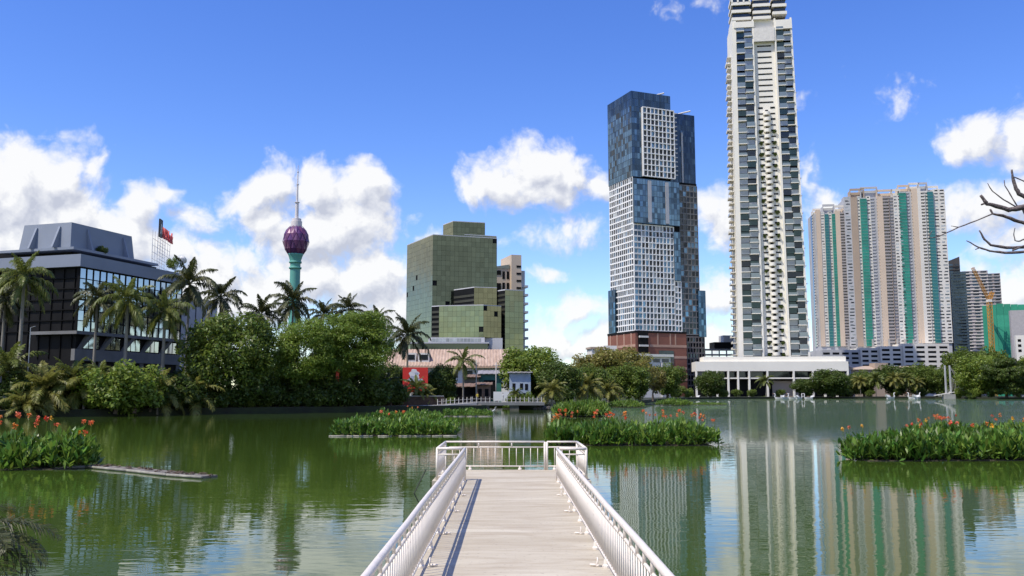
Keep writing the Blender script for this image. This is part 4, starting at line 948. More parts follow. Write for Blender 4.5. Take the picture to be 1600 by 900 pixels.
striped('tallest striped residential tower with two green strips, rightmost of the three', 645, (1413, 1482), 296, 536,
        [(1413, 1424, 'green', 1.6), (1424, 1433, 'bal', .6), (1433, 1441, 'beige', 1.3), (1441, 1446, 'white', 1.5), (1446, 1456, 'wbal', 1.6), (1456, 1464, 'teal', 2.2), (1464, 1482, 'win', .8)], 0,
        [(1413, 1431, 287, beige), (1430, 1446, 284, wht2), (1444, 1458, 284, greyc), (1457, 1474, 290, wht2)])
pk = thing('parking_podium', 'white multi storey parking podium with dark slots below the striped towers', 'building', (gx(1300, 632), 632, 0), R(0))
k_ = 632 / F
for (p0, p1, pyt, y, m) in ((1290, 1350, 546, 5, greyc), (1350, 1378, 543, 3, wht2), (1378, 1412, 541, 0, wht2), (1412, 1484, 537, -2, wht2)):
    b = MB(); zt_ = zz(p0, pyt, 632); b.box((p0 - 1300) * k_, (p1 - 1300) * k_ - .01, y, 40, .9, zt_); blk = b.build('parking_block', m, pk)
    for j in range(5):
        n = max(2, int((p1 - p0) / 15)); w = (p1 - p0) * k_ / n
        for q in range(n):
            b = MB(); a = (p0 - 1300) * k_ + q * w; z = zt_ - 3.4 - j * 3.3; b.box(a + w * .15, a + w * .85, y - .05, y + .4, z, z + 1.5); b.build('parking_slot', dark, pk)
for k in range(11):
    b = MB(); x = (1340 + k * 13 - 1300) * k_; b.box(x, x + 1.1, 14, 15, zz(1340, 541, 632) - 2, zz(1340, 530, 645)); b.build('stilt', concrete, pk)
rb = thing('brown_roofed_pavilion', 'low brown roofed building beneath the parking podium', 'building', (gx(1340, 560), 560, 0))
b = MB(); b.box(0, 40, 0, 10, .9, zz(1340, 578, 560)); b.build('wall', brown, rb); b = MB(); b.prism([(-1, -1), (41, -1), (41, 11), (-1, 11)], zz(1340, 578, 560) + .003, [zz(1340, 577, 560)] * 2 + [zz(1340, 571, 560)] * 2); b.box(12, 20, 1, 10, zz(1340, 577, 560), zz(1340, 567, 560)); b.build('roof', brown, rb)

# --- right hand background
def plain(name, label, px0, px1, pyt, Y, m, rz=0.0, dpt=6, floors=None, fm=None, slope=0, win=gl_win, cols=3):
    t = thing(name, label, 'building', (gx(px0, Y), Y, 0), rz); k_ = Y / F; w = (px1 - px0) * k_; z = zz(px0, pyt, Y)
    b = MB(); b.prism([(0, 0), (w, 0), (w, dpt), (0, dpt)], .9, [z, z + slope, z + slope, z]); b.build('wall', m, t)
    if floors:
        h = (z - 8) / floors; pn, fr = MB(), MB()
        for j in range(floors):
            for q in range(cols): fpane(pn, 'F', 0, w * (q + .15) / cols, w * (q + .85) / cols, 8 + j * h + .8, 8 + (j + 1) * h - .5, .02, 0, .02, rnd)
            fr.box(0, w, -.5, -.03, 8 + j * h, 8 + j * h + .5)
        pn.build('window', win, t, kind='stuff'); fr.build('floor_band', fm or m, t, kind='stuff')
    return t
charc = mat('charcoal_cladding', (.05, .047, .048), .6, var=.2, vs=.1)
plain('charcoal_tower', 'dark charcoal tower with a slanted top behind the striped towers', 1482, 1508, 412, 690, charc, R(-20), 6, 34, None, 5)
plain('grey_green_slab', 'narrow grey green slab tower next to the charcoal tower', 1496, 1517, 425, 660, mat('sage_render', (.25, .29, .25), .8, var=.06), R(-20), 5, 38, None, 0, gl_win, 1)
plain('pale_banded_tower', 'pale grey tower with white floor bands behind the yellow crane', 1514, 1550, 424, 720, mat('mauve_render', (.33, .30, .31), .8), R(-20), 5, 36, wht2, 0, gl_win, 3)
plain('brown_banded_tower', 'brown grey tower farthest right, partly behind green netting', 1540, 1570, 428, 760, mat('taupe_render', (.26, .22, .20), .8), R(-20), 5, 36, greyc, 0, gl_win, 3)
net = mat('green_netting', (.03, .28, .17), .8, var=.12, vs=.12, bump=.2, bs=.4)
nt = thing('netted_building', 'building wrapped in bright green construction netting', 'building', (gx(1542, 600), 600, 0), R(-18))
kk = 600 / F; z1_ = zz(1560, 476, 600)
b = MB(); b.box(.8, 60 * kk, .4, 3, .9, zz(1560, 480, 600)); b.build('frame', greyc, nt)
for i in range(6):
    b = MB(); x0, x1 = i * 10 * kk + .05, (i + 1) * 10 * kk - .05; zz1 = z1_ + rnd.uniform(-1, .4); ys = [rnd.uniform(-.35, .25) for _ in range(8)]
    for j in range(8):
        za_, zb2 = .9 + (zz1 - .9) * j / 8, .9 + (zz1 - .9) * (j + 1) / 8
        b.quad((x0, ys[j], za_), (x1, ys[j], za_), (x1, ys[(j + 1) % 8], zb2), (x0, ys[(j + 1) % 8], zb2))
    b.build('net_sheet', net, nt)
plain('grey_block', 'small grey block at the far right edge in front of the netting', 1586, 1640, 485, 560, mat('block_grey', (.36, .34, .34), .8), R(-20), 5)
t = plain('white_block', 'small white block with square windows at the far right edge', 1592, 1640, 524, 540, wht2, R(-20), 5)
for j in range(3): 
    b = MB(); b.box(1.0, 2.8, -.05, .2, zz(1592, 530 + j * 8, 540) - 1.6, zz(1592, 530 + j * 8, 540)); b.build('window', dark, t)
# crane
cy = mat('crane_yellow', (.52, .24, .03), .5, var=.1)
cr = thing('tower_crane', 'yellow lattice tower crane with its jib raised to the left', 'crane', (gx(1554, 585), 585, 0))
zc_ = lambda py: zz(1554, py, 585)
def lattice(name, p, q, w, n, parent, m):
    p, q = Vector(p), Vector(q); d = (q - p).normalized(); u = d.cross(Vector((0, 1, 0))); u = u.normalized() * w / 2; v = d.cross(u).normalized() * w / 2; b = MB()
    cs = [u + v, u - v, -u - v, -u + v]
    for c in cs: b.tube([p + c, q + c], w * .11, 4)
    for i in range(n):
        a0, a1 = p.lerp(q, i / n), p.lerp(q, (i + 1) / n)
        for k in range(4): b.tube([a0 + cs[k], a1 + cs[(k + 1) % 4]], w * .07, 4)
    b.build(name, m, parent)
lattice('mast', (0, 0, .9), (0, 0, zc_(470)), 2.2, 26, cr, cy)
jx = lambda px: (px - 1554) * 585 / F
lattice('jib', (0, 0, zc_(470)), (jx(1531), 0, zc_(418)), 1.4, 20, cr, cy)
lattice('counter_jib', (0, 0, zc_(470)), (jx(1561), 1, zc_(456)), 1.8, 5, cr, cy)
b = MB(); b.box(-1.3, 1.3, -1.3, 1.3, zc_(472), zc_(468)); b.build('slewing_cab', wht2, cr)
b = MB(); b.tube([(jx(1561), 1, zc_(456)), (jx(1531), 0, zc_(418))], .12, 4); b.build('tie_rope', steel, cr)
# footbridge with twin pylons
fb = thing('suspension_footbridge', 'white suspension footbridge with two slim pylons at the right shore', 'bridge', (gx(1478, 455), 455, 0))
kf = 455 / F
for px in (1478, 1485.5):
    x = (px - 1478) * kf; b = MB(); b.hexa([(x - .35, -.35, 0), (x + .35, -.35, 0), (x + .35, .35, 0), (x - .35, .35, 0), (x - .3, -.3, zz(1478, 571, 455)), (x + .3, -.3, zz(1478, 571, 455)), (x + .3, .3, zz(1478, 571, 455)), (x - .3, .3, zz(1478, 571, 455))]); b.build('pylon', greyc, fb)
b = MB(); b.box(-1.6, 4, -1.4, 1.4, -.5, 2.4); b.build('pier_block', concrete, fb)
zd = zz(1478, 610, 455)
b = MB(); b.prism([(-6, -.8), (9, -.8), (9, .8), (-6, .8)], [1.6, zd - .2, zd - .2, 1.6], [1.9, zd + .1, zd + .1, 1.9]); b.build('deck', wht2, fb)
b = MB()
for k in range(8):
    x = 3 + k * .8; b.tube([(2.5, 0, zz(1478, 573, 455)), (9, 0, 3.5 + k)], .06, 4) if k % 3 == 0 else None
    b.tube([(x, -.7, zd), (x, -.7, zd + 6 - k * .5)], .05, 4)
b.tube([(2.5, -.7, zd + 6.5), (9, -.7, zd + 2)], .08, 4); b.build('cable', wht2, fb)
# ------------------------------------------------------------------ low buildings by the canal
tile = mat('terracotta_roof', (.40, .27, .19), .9, var=.22, vs=.6, bump=.6, bs=2.0, stretch=(3, .6, 1), c2=(.50, .37, .28))
hy = 205.0
lw = thing('tiled_roof_house', 'long low house with a faded terracotta roof in front of the green glass', 'building', (gx(598, hy), hy, 0), R(2))
k_ = hy / F; LW = (810 - 598) * k_; ze, zr = zz(700, 572, hy), zz(700, 546, hy + 9)
b = MB(); b.box(.8, LW - .8, 1, 17, .9, ze - .05); b.build('wall', cream, lw)
b = MB()
n = 44
for i in range(n):                                 # corrugated tile courses run down the slope
    x0, x1 = LW * i / n, LW * (i + 1) / n; xm = (x0 + x1) / 2
    b.quad((x0, 0, ze), (xm, 0, ze + .12), (xm, 9, zr + .12), (x0, 9, zr)); b.quad((xm, 0, ze + .12), (x1, 0, ze), (x1, 9, zr), (xm, 9, zr + .12))
b.quad((0, 9, zr), (LW, 9, zr), (LW, 18, ze), (0, 18, ze)); b.tri((0, 0, ze), (0, 9, zr), (0, 18, ze)); b.tri((LW, 0, ze), (LW, 18, ze), (LW, 9, zr)); b.build('roof', tile, lw)
b = MB(); b.box(-.2, LW + .2, -.15, .05, ze - .35, ze - .02); b.build('eaves_board', mat('peach_board', (.62, .42, .28), .7), lw)
for px, w in ((633, 2.2), (651, 2.6)):
    b = MB(); x = (px - 598) * k_; b.box(x, x + w, 2.0, 8, ze + .5, ze + 3.1); b.build('dormer', wht2, lw); b = MB(); b.box(x + .3, x + w - .3, 1.93, 2.1, ze + 1.5, ze + 2.7); b.build('dormer_window', gl_win, lw)
for k in range(9):
    b = MB(); x = 2 + k * 3.4; b.box(x, x + 1.4, .9, 1.2, ze - 2.6, ze - 1.0); b.build('window', gl_win, lw)
# billboard
by = 164.0; red = mat('billboard_red', (.62, .03, .02), .5, var=.12, vs=.5)
bbx = thing('billboard', 'bright red advertising billboard with a white and grey picture', 'billboard', (gx(629, by), by, 0), R(8)); kb = by / F
zb0, zb1 = zz(648, 613, by), zz(648, 574, by)
b = MB(); b.box(0, 39 * kb, 0, .2, zb0, zb1); b.build('panel', red, bbx)
for x in (.6, 2.2, 3.9): 
    b = MB(); b.box(x, x + .16, .22, .45, .9, zb1 - .3); b.build('post', steel, bbx)
def blob(name, cx, cz, rx, rz, m, y, seed):
    r_ = random.Random(seed); b = MB(); P = []
    for k in range(16):
        a = 2 * math.pi * k / 16; f = r_.uniform(.75, 1.15); P.append((cx + rx * f * math.cos(a), y, cz + rz * f * math.sin(a)))
    i = len(b.v); b.v += P; b.f.append(tuple(range(i, i + 16))); b.m.append(0); b.build(name, m, bbx)
W_ = 39 * kb; H_ = zb1 - zb0; pw = mat('print_white', (.72, .70, .70), .5, var=.1, vs=3); pg = mat('print_grey', (.42, .45, .55), .5, var=.3, vs=4)
pr = mat('print_dark_red', (.30, .012, .012), .5, var=.2, vs=2)
blob('printed_picture', W_ * .8, zb0 + H_ * .3, W_ * .14, H_ * .22, pr, -.004, 9); blob('printed_picture', W_ * .15, zb0 + H_ * .25, W_ * .10, H_ * .16, pr, -.004, 8); blob('printed_picture', W_ * .40, zb0 + H_ * .62, W_ * .10, H_ * .05, pg, -.022, 6); blob('printed_picture', W_ * .55, zb0 + H_ * .75, W_ * .09, H_ * .05, pg, -.022, 7); blob('printed_picture', W_ * .62, zb0 + H_ * .20, W_ * .12, H_ * .06, pg, -.008, 5)
blob('printed_picture', W_ * .45, zb0 + H_ * .68, W_ * .22, H_ * .20, pw, -.006, 1); blob('printed_picture', W_ * .47, zb0 + H_ * .5, W_ * .30, H_ * .10, pg, -.010, 2); blob('printed_picture', W_ * .50, zb0 + H_ * .36, W_ * .22, H_ * .08, pw, -.014, 3); blob('printed_picture', W_ * .46, zb0 + H_ * .86, W_ * .12, H_ * .09, pw, -.018, 4)
o = MB(); o.box(0, 3, 0, .15, 0, 6.0); ob = o.build('red_banner', mat('banner_red', (.60, .06, .03), .6)); ob.location = (gx(528, 143), 141, 4.2); ob.scale = (.16, 1, .42)
tag(ob, 'narrow red orange banner hanging among the dark bushes left of the billboard', 'banner')
# shacks
rust = mat('rusty_sheet', (.20, .13, .09), .85, .1, var=.35, vs=1.2, bump=.4, bs=3); bluew = mat('blue_grey_wall', (.30, .36, .44), .8, var=.12, vs=.6); olivew = mat('olive_wall', (.17, .15, .10), .85, var=.2); teals = mat('teal_sheet', (.03, .15, .12), .6, var=.15)
def shack(name, label, px0, px1, pyt, Y, wall, roof, dpt=5, slope=.6, openings=2, over=.4):
    k = Y / F; w = (px1 - px0) * k; z = zz(px0, pyt, Y); t = thing(name, label, 'hut', (gx(px0, Y), Y, .9)); h = z - .9
    b = MB(); b.box(0, w, 0, dpt, 0, h - .12 - slope * .0); b.build('wall', wall, t)
    b = MB(); n = 10
    for i in range(n):
        x0, x1 = -over + (w + 2 * over) * i / n, -over + (w + 2 * over) * (i + 1) / n
        b.prism([(x0, -over * 1.6), (x1 - .01, -over * 1.6), (x1 - .01, dpt + .2), (x0, dpt + .2)], h - .1 + .05 * (i % 2), [h + .05 * (i % 2)] * 2 + [h + slope + .05 * (i % 2)] * 2)
    b.build('roof', roof, t)
    for i in range(openings):
        b = MB(); x = w * (i + .2) / openings; b.box(x, x + w * .55 / openings, -.06, .2, h * .1 if i % 2 == 0 else h * .4, h * .78); b.build('opening', dark, t)
    return t
shack('market_stall', 'long low stall with a rusty roof and dark open front by the canal', 694, 742, 604, 178, darkgrey, rust, 5, .7, 4)
shack('brown_hut', 'brown hut with a sagging sheet roof beside the long stall', 745, 766, 601, 176, rust, rust, 4, .5, 2)
shack('upper_hut', 'hut with a teal front and tin roof rising behind the stalls', 749, 783, 584, 188, teals, mat('tin_roof', (.35, .33, .32), .6, .3, var=.2), 5, .8, 1)
shack('rear_hut', 'small hut with a dark tiled roof behind the long stall', 725, 748, 589, 186, olivew, rust, 5, .6, 1)
h = shack('blue_grey_house', 'two storey blue grey house with a flat tin roof beside the canal', 796, 829, 582, 180, bluew, mat('tin_roof', (.35, .33, .32), .6, .3), 6, .3, 0)
for i, (x, z) in enumerate(((.6, 2.8), (2.1, 2.8), (3.1, 2.7), (.6, .3), (2.6, .2))):
    b = MB(); b.box(x, x + .6, -.06, .15, z, z + (1.2 if z > 1 else 1.9)); b.build('window' if z > 1 else 'door', dark, h)
b = MB(); b.box(-.1, 2.0, -1.1, -.02, 2.35, 2.45); b.build('balcony_slab', white, h)
bt = thing('box_truck', 'white box truck parked beside the stalls', 'truck', (gx(771, 172), 172, .9))
b = MB(); b.box(0, 3.0, 0, 2.0, .6, 2.35); b.build('cargo_box', white, bt); b = MB(); b.hexa([(3.02, .1, .45), (4.3, .1, .45), (4.3, 1.9, .45), (3.02, 1.9, .45), (3.02, .1, 2.0), (3.8, .1, 2.0), (3.8, 1.9, 2.0), (3.02, 1.9, 2.0)]); cb = b.build('cab', white, bt)
b = MB(); b.box(3.2, 3.75, .06, .2, 1.3, 1.85); b.build('side_window', gl_win, cb)
for x in (.7, 3.6):
    for y in (-.02, 1.78):
        b = MB(); b.tube([(x, y, .32), (x, y + .24, .32)], .32, 12); b.build('wheel', txt_blk, bt)
for px, py0, Y, hh, lb in ((744, 562, 174, 0, 'grey utility pole in front of the stalls, left of two'), (775, 566, 182, 0, 'grey utility pole between the teal hut and blue house, right of two')):
    z = zz(px, py0, Y); t = thing('utility_pole', lb, 'pole', (gx(px, Y), Y, .9), 0, 'utility poles'); b = MB(); b.tube([(0, 0, -.2), (0, 0, z - .9)], [.13, .09], 8); b.build('pole', concrete, t, True); b = MB(); b.box(-.7, .7, -.05, .05, z - 1.6, z - 1.5); b.build('crossarm', steel, t)
pole = thing('street_lamp', 'thin pale lamp post standing on the left bank before the dark building', 'lamp', (gx(42, 116), 116, .9)); b = MB(); b.tube([(0, 0, -.2), (0, 0, zz(42, 512, 116) - .9)], [.07, .045], 6); b.build('post', steel, pole); b = MB(); b.tube([(0, 0, zz(42, 512, 116) - .9), (.7, -.2, zz(42, 511, 116) - .8)], .04, 6); b.build('lamp_arm', steel, pole)
gs = MB(); gs.box(0, .9, 0, .06, 0, .9); o = gs.build('green_notice', mat('notice_green', (.03, .30, .17), .5)); o.location = (gx(681, 160), 160, 1.6); tag(o, 'small green notice board at the left end of the bridge railing', 'sign')
gp = MB(); gp.box(0, .05, .02, .08, -.7, 0); q = gp.build('post', steel, o); q.location = (.4, .05, 0)
# canal bridge
rk_ = mat('dark_stone', (.10, .095, .08), .9, var=.3, vs=1.0)  # evenly dark stone for the abutments under the deck
br = thing('canal_bridge', 'flat concrete road bridge over the dark canal mouth', 'bridge', (gx(740, 158.5), 158.5, 0)); kB = 158.5 / F
b = MB(); b.box(0, 110 * kB, 0, 5, .85, 1.35); b.build('deck', pier_grey, br)
for x in (10 * kB, 56 * kB): 
    b = MB(); b.box(x, x + 1.6, .2, 5, -.5, .848); b.build('abutment', rk_, br)
def fence(label, p0, p1, n, z0, z1):
    a = thing('bridge_railing', label, 'railing', (p0[0], p0[1], 0), math.atan2(p1[1] - p0[1], p1[0] - p0[0]), 'white post railings by the canal'); L_ = math.hypot(p1[0] - p0[0], p1[1] - p0[1])
    for i in range(n + 1):
        f = i / n; z = z0 + (z1 - z0) * f; b = MB(); b.box(L_ * f - .04, L_ * f + .04, -.04, .04, z - .05, z + 1.0); b.build('post', wht2, a)
    for q in (.12, .62):
        b = MB(); b.tube([(0, 0, z0 + q), (L_, 0, z1 + q)], .022, 6); b.build('rail', wht2, a)
fence('white post railing on top of the canal bridge', (gx(738, 158.2), 158.2), (gx(846, 161), 161), 16, 1.35, 1.30)
fence('white post railing climbing along the walkway left of the bridge', (gx(684, 152), 152), (gx(736, 158), 158), 8, .95, 1.32)
b = MB(); p = [(gx(660, 149), 149), (gx(700, 151), 151), (gx(745, 157.5), 157.5), (gx(740, 160), 160), (gx(690, 155), 155), (gx(655, 152), 152)]; b.prism(p, .5, [.95, 1.0, 1.33, 1.33, 1.0, .95]); o = b.build('walkway', concrete); o['kind'] = 'structure'
# boulders on the canal bank
ORD = 'first second third fourth fifth sixth seventh eighth ninth tenth eleventh twelfth thirteenth fourteenth fifteenth sixteenth seventeenth eighteenth nineteenth twentieth twenty-first twenty-second twenty-third last'.split()
rk = mat('dark_rock', (.06, .055, .05), .9, var=.3, vs=1.5, bump=.5, bs=5); rs = []
for k in range(3):
    r_ = random.Random(k); b = MB(); b.lathe([(.25, -.3), (.5, 0), (.45, .3), (.15, .5)], 7); b.v = [(x * r_.uniform(.8, 1.2), y * r_.uniform(.8, 1.2), z * r_.uniform(.85, 1.15)) for x, y, z in b.v]; rs.append(b.mesh('boulder', rk))
for k in range(9):
    px = 836 + k * 4.2; Y = 161 + k * .8 + rnd.uniform(-.6, .6); o = add('boulder', rs[k % 3], None, loc=(gx(px, Y), Y - 1, .1), rot=(0, 0, rnd.uniform(0, 6)), scale=rnd.uniform(.7, 1.3)); tag(o, 'dark boulder at the water edge, %s counting rightward from the canal mouth' % ORD[k], 'boulder', 'boulders at the canal mouth')

# ------------------------------------------------------------------ trees
def T(name, label, cat, key, px, Y, scale, zs=1.0, rz=0.0, group=None, z=.9): return tree(name, label, cat, key, (gx(px, Y), Y, z), rz, scale, zs, group)
T('broadleaf_tree', 'large dark round broadleaf tree on the left bank below the palms', 'tree', 'broad', 358, 133, 1.1, .97, .4)
T('feathery_tree', 'bright green feathery tree, the tallest, beneath the lotus tower', 'tree', 'feather', 552, 146, 1.16, 1.02, 0)
T('feathery_tree', 'lower bright feathery tree left of the tallest one', 'tree', 'feather2', 474, 140, 1.12, 1.08, 1.0)
T('shade_tree', 'small dark tree between the red billboard and the stalls', 'tree', 'dark', 688, 172, .70, 1.12, 0)
T('canal_tree', 'rounded mid green tree behind the blue grey house', 'tree', 'lime', 828, 190, 1.5, .86, .5)
T('canal_tree', 'dark green tree right of the blue grey house', 'tree', 'dark', 876, 182, 1.05, .82, 1.4)
T('rain_tree', 'broad spreading tree with a brownish olive crown right of the canal', 'tree', 'dome', 955, 240, 1.2, .93, .3)
T('bank_tree', 'dark tree standing before the olive spreading tree', 'tree', 'mid', 925, 208, 1.1, .85, 2.2)
T('bank_tree', 'second dark tree before the olive spreading tree, right of the first', 'tree', 'mid', 982, 228, 1.25, .82, 3.5)
T('rusty_tree', 'rust brown leaved tree at the right foot of the olive tree', 'tree', 'rust', 1020, 268, 1.1, .98, 0)
T('green_tree', 'fresh green tree below the brick podium', 'tree', 'mid', 1043, 330, 1.5, .92, 0)
T('round_tree', 'isolated dark round tree in front of the cream podium', 'tree', 'dark', 1110, 452, 1.75, .78, 0)
T('shore_tree', 'dark low tree at the right end of the cream podium', 'tree', 'dark', 1300, 476, 2.3, .66, 2)
T('shore_tree', 'dark bushy tree beside the podium, left of the low one', 'tree', 'dark', 1258, 478, 1.6, .62, 1)
T('far_tree', 'tall dark tree behind the footbridge pylons', 'tree', 'mid', 1512, 520, 2.9, 1.05, 1)
T('far_tree', 'dark tree crown left of the green netting', 'tree', 'mid', 1550, 540, 3.0, 1.05, 2.5)
T('light_shore_tree', 'light green rounded tree right of the footbridge', 'tree', 'lime', 1530, 450, 2.5, .9, 0)
T('layered_tree', 'dark tree with layered branches at the far right shore', 'tree', 'layer', 1572, 436, 1.4, 1.22, 0)
T('edge_tree', 'light green tree cut by the right picture edge', 'tree', 'lime', 1618, 440, 2.2, 1.0, 1)
for i, (px, Y, s, zs, key, lb) in enumerate(((1350, 505, 2.0, .8, 'mid', 'green tree among the palms left of the swan boats'), (1398, 512, 2.5, .75, 'dark', 'dark tree behind the shore palms'), (1440, 510, 2.6, .78, 'mid', 'broad green tree behind the palms, nearest the footbridge'), (1463, 502, 1.8, .95, 'mid', 'green tree just left of the footbridge pylons'), (1330, 502, 1.5, .85, 'dark', 'dark tree at the right corner of the podium'))):
    T('promenade_tree', lb, 'tree', key, px, Y, s, zs, i * 1.3, 'trees along the far promenade')
# belt of dark trees behind the left bank
for i, (px, Y, s, zs, key, lb) in enumerate(((300, 150, .9, .8, 'dark', 'dark background tree right of the office corner'), (410, 160, 1.0, .8, 'dark', 'dark background tree between the round tree and the feathery trees'), (440, 168, 1.1, .8, 'mid', 'background tree behind the low feathery tree'),
        (610, 172, .95, .85, 'dark', 'dark background tree left of the tiled roof house'), (516, 165, 1.1, .9, 'mid', 'background tree between the two feathery trees'), (-10, 135, .9, .9, 'dark', 'dark tree against the office wall at the left edge'), (98, 128, .55, .9, 'dark', 'small dark tree before the dark office wall'), (225, 129, .5, .8, 'dark', 'small dark tree before the splayed piers'))):
    T('background_tree', lb, 'tree', key, px, Y, s, zs, i * .9, 'dark trees behind the left bank')
# shrubs on the left bank and round the canal
SH = [(182, 117.5, 2.3, 'shrubl', 'bright lime shrub below the splayed piers'), (212, 118.5, 2.1, 'shrubl', 'lime shrub just right of the brightest one'), (150, 121, 2.0, 'shrub', 'green shrub left of the lime shrubs'), (236, 121, 1.5, 'shrubd', 'dark shrub right of the lime shrubs'),
      (90, 119, 1.6, 'shrubd', 'dark shrub behind the small left palms'), (30, 116, 1.7, 'shrubd', 'dark shrub at the left picture edge'), (280, 125, 1.6, 'shrubd', 'dark shrub left of the big round tree'), (420, 135, 1.5, 'shrubd', 'dark shrub under the low feathery tree'),
      (455, 138, 1.6, 'shrubd', 'dark shrub below the feathery trees, middle'), (498, 140, 1.7, 'shrubd', 'dark shrub below the tallest feathery tree'), (540, 143, 1.8, 'shrubd', 'dark shrub left of the red banner'), (575, 146, 1.9, 'shrubd', 'dark shrub right of the red banner'), (612, 149, 1.5, 'shrubd', 'dark shrub left of the billboard'),
      (385, 133, 1.7, 'shrubd', 'dark shrub under the right half of the big round tree'), (340, 130, 1.4, 'shrubd', 'dark shrub under the left half of the big round tree'),
      (660, 155, .9, 'shrub', 'green shrub at the foot of the billboard'), (705, 156, .5, 'shrub', 'small shrub on the walkway edge'), (822, 163, .8, 'shrubl', 'light green shrub right of the canal mouth'), (800, 162, .6, 'shrub', 'small green shrub on the canal corner'), (880, 178, 1.1, 'shrubd', 'dark shrub right of the boulders'),
      (925, 200, 1.2, 'shrubd', 'dark shrub on the shore before the spreading tree'), (955, 214, 1.2, 'shrubd', 'second dark shrub on the shore before the spreading tree'), (1000, 262, 1.3, 'shrub', 'green shrub at the tip of the wooded shore'), (1060, 415, 2.2, 'shrub', 'green bush behind the far left swan boat'), (1075, 436, 1.6, 'shrubl', 'light bush left of the podium'),
      (1130, 455, 1.3, 'shrubl', 'light bush right of the isolated round tree'), (1150, 470, 1.6, 'shrub', 'green bush before the podium columns'), (1175, 474, 1.6, 'shrub', 'green bush left of the podium palm'), (1220, 478, 1.6, 'shrub', 'green bush right of the podium palm'), (1500, 456, 2.0, 'shrubl', 'clipped light hedge right of the footbridge'), (1520, 448, 2.0, 'shrubl', 'clipped light hedge below the light tree'),
      (1545, 444, 1.6, 'shrub', 'green bush below the layered tree'), (1590, 432, 1.8, 'shrub', 'green bush at the far right shore'), (1322, 486, 1.8, 'shrubd', 'dark bush at the shore below the podium corner'), (1360, 488, 1.5, 'shrub', 'bush at the shore below the palms'), (1400, 490, 1.5, 'shrubd', 'dark bush behind the swan boats'), (1440, 492, 1.6, 'shrubd', 'dark bush at the shore near the footbridge')]
for i, (px, Y, s, key, lb) in enumerate(SH): T('shrub', lb, 'shrub', key, px, Y, s, 1.0 if s < 1.5 else .9, i * 1.1, 'shrubs along the shore')
rr0 = random.Random(9)
for i in range(24):                               # undergrowth hanging over the left bank edge
    px = 4 + i * 26 + rr0.uniform(-8, 8); Yb = np.interp(px, [0, 160, 330, 480, 600, 690], [110, 117, 128, 137, 145, 150]) + rr0.uniform(.9, 2.6)
    T('bank_shrub', 'low shrub overhanging the left bank edge, %s from the left picture edge' % ORD[i], 'shrub', rr0.choice(('shrubd', 'shrubd', 'shrub')), px, Yb, rr0.uniform(.5, .85), rr0.uniform(.7, 1.0), i * 1.7, 'undergrowth along the left bank edge')
T('roof_plant', 'small dark plant growing on the office roof ledge', 'plant', 'shrubd', 148, 142, .42, 1.0, 0, None, zb(386)); T('roof_plant', 'light green plant spilling over the office terrace', 'plant', 'shrubl', 262, 150, .5, 1.3, 0, None, zb(398))

# ------------------------------------------------------------------ palms
def PL_(label, px, py, Y, rpx, nf, kind, seed, **kw):
    p = pt(px, py, Y); L_ = rpx * Y / F * 1.15
    return palm(label, (p.x, p.y, p.z - (.5 if kind in ('royal', 'dark') else 0)), .9, L_, nf, kind, seed, **kw)
RG = 'royal palms on the left bank'
for i, (px, py, Y, rr_, kd, lb) in enumerate(((38, 436, 119, 50, 'royal', 'tall royal palm at the left edge before the dark office wall'), (200, 472, 124, 48, 'royal', 'royal palm in front of the mirror glass, left one of two'), (258, 488, 128, 42, 'royal', 'royal palm in front of the mirror glass, right one of two'),
        (296, 446, 139, 50, 'dark', 'tall royal palm at the right corner of the office'), (345, 466, 150, 42, 'dark', 'royal palm above the big round tree'), (408, 494, 157, 40, 'dark', 'drooping royal palm left of the lotus tower'), (458, 474, 165, 44, 'dark', 'royal palm directly in front of the lotus tower'),
        (505, 494, 172, 32, 'dark', 'small distant palm just right of the lotus tower'), (545, 486, 175, 34, 'dark', 'distant palm showing above the tallest feathery tree'), (590, 500, 180, 28, 'dark', 'distant palm at the right of the feathery tree'), (637, 526, 168, 42, 'dark', 'single palm standing before the tiled roof'), (152, 470, 128, 40, 'dark', 'dark royal palm close to the office corner'), (8, 470, 125, 40, 'dark', 'dark palm cut by the left picture edge'))):
    PL_(lb, px, py, Y, rr_, 19, kd, 50 + i, tr=.26 if i < 3 else .22, group=RG)
PL_('coconut palm with a yellow frond in front of the stalls', 724, 566, 172, 30, 16, 'green', 81, tr=.16)
CG = 'young coconut palms on the banks'
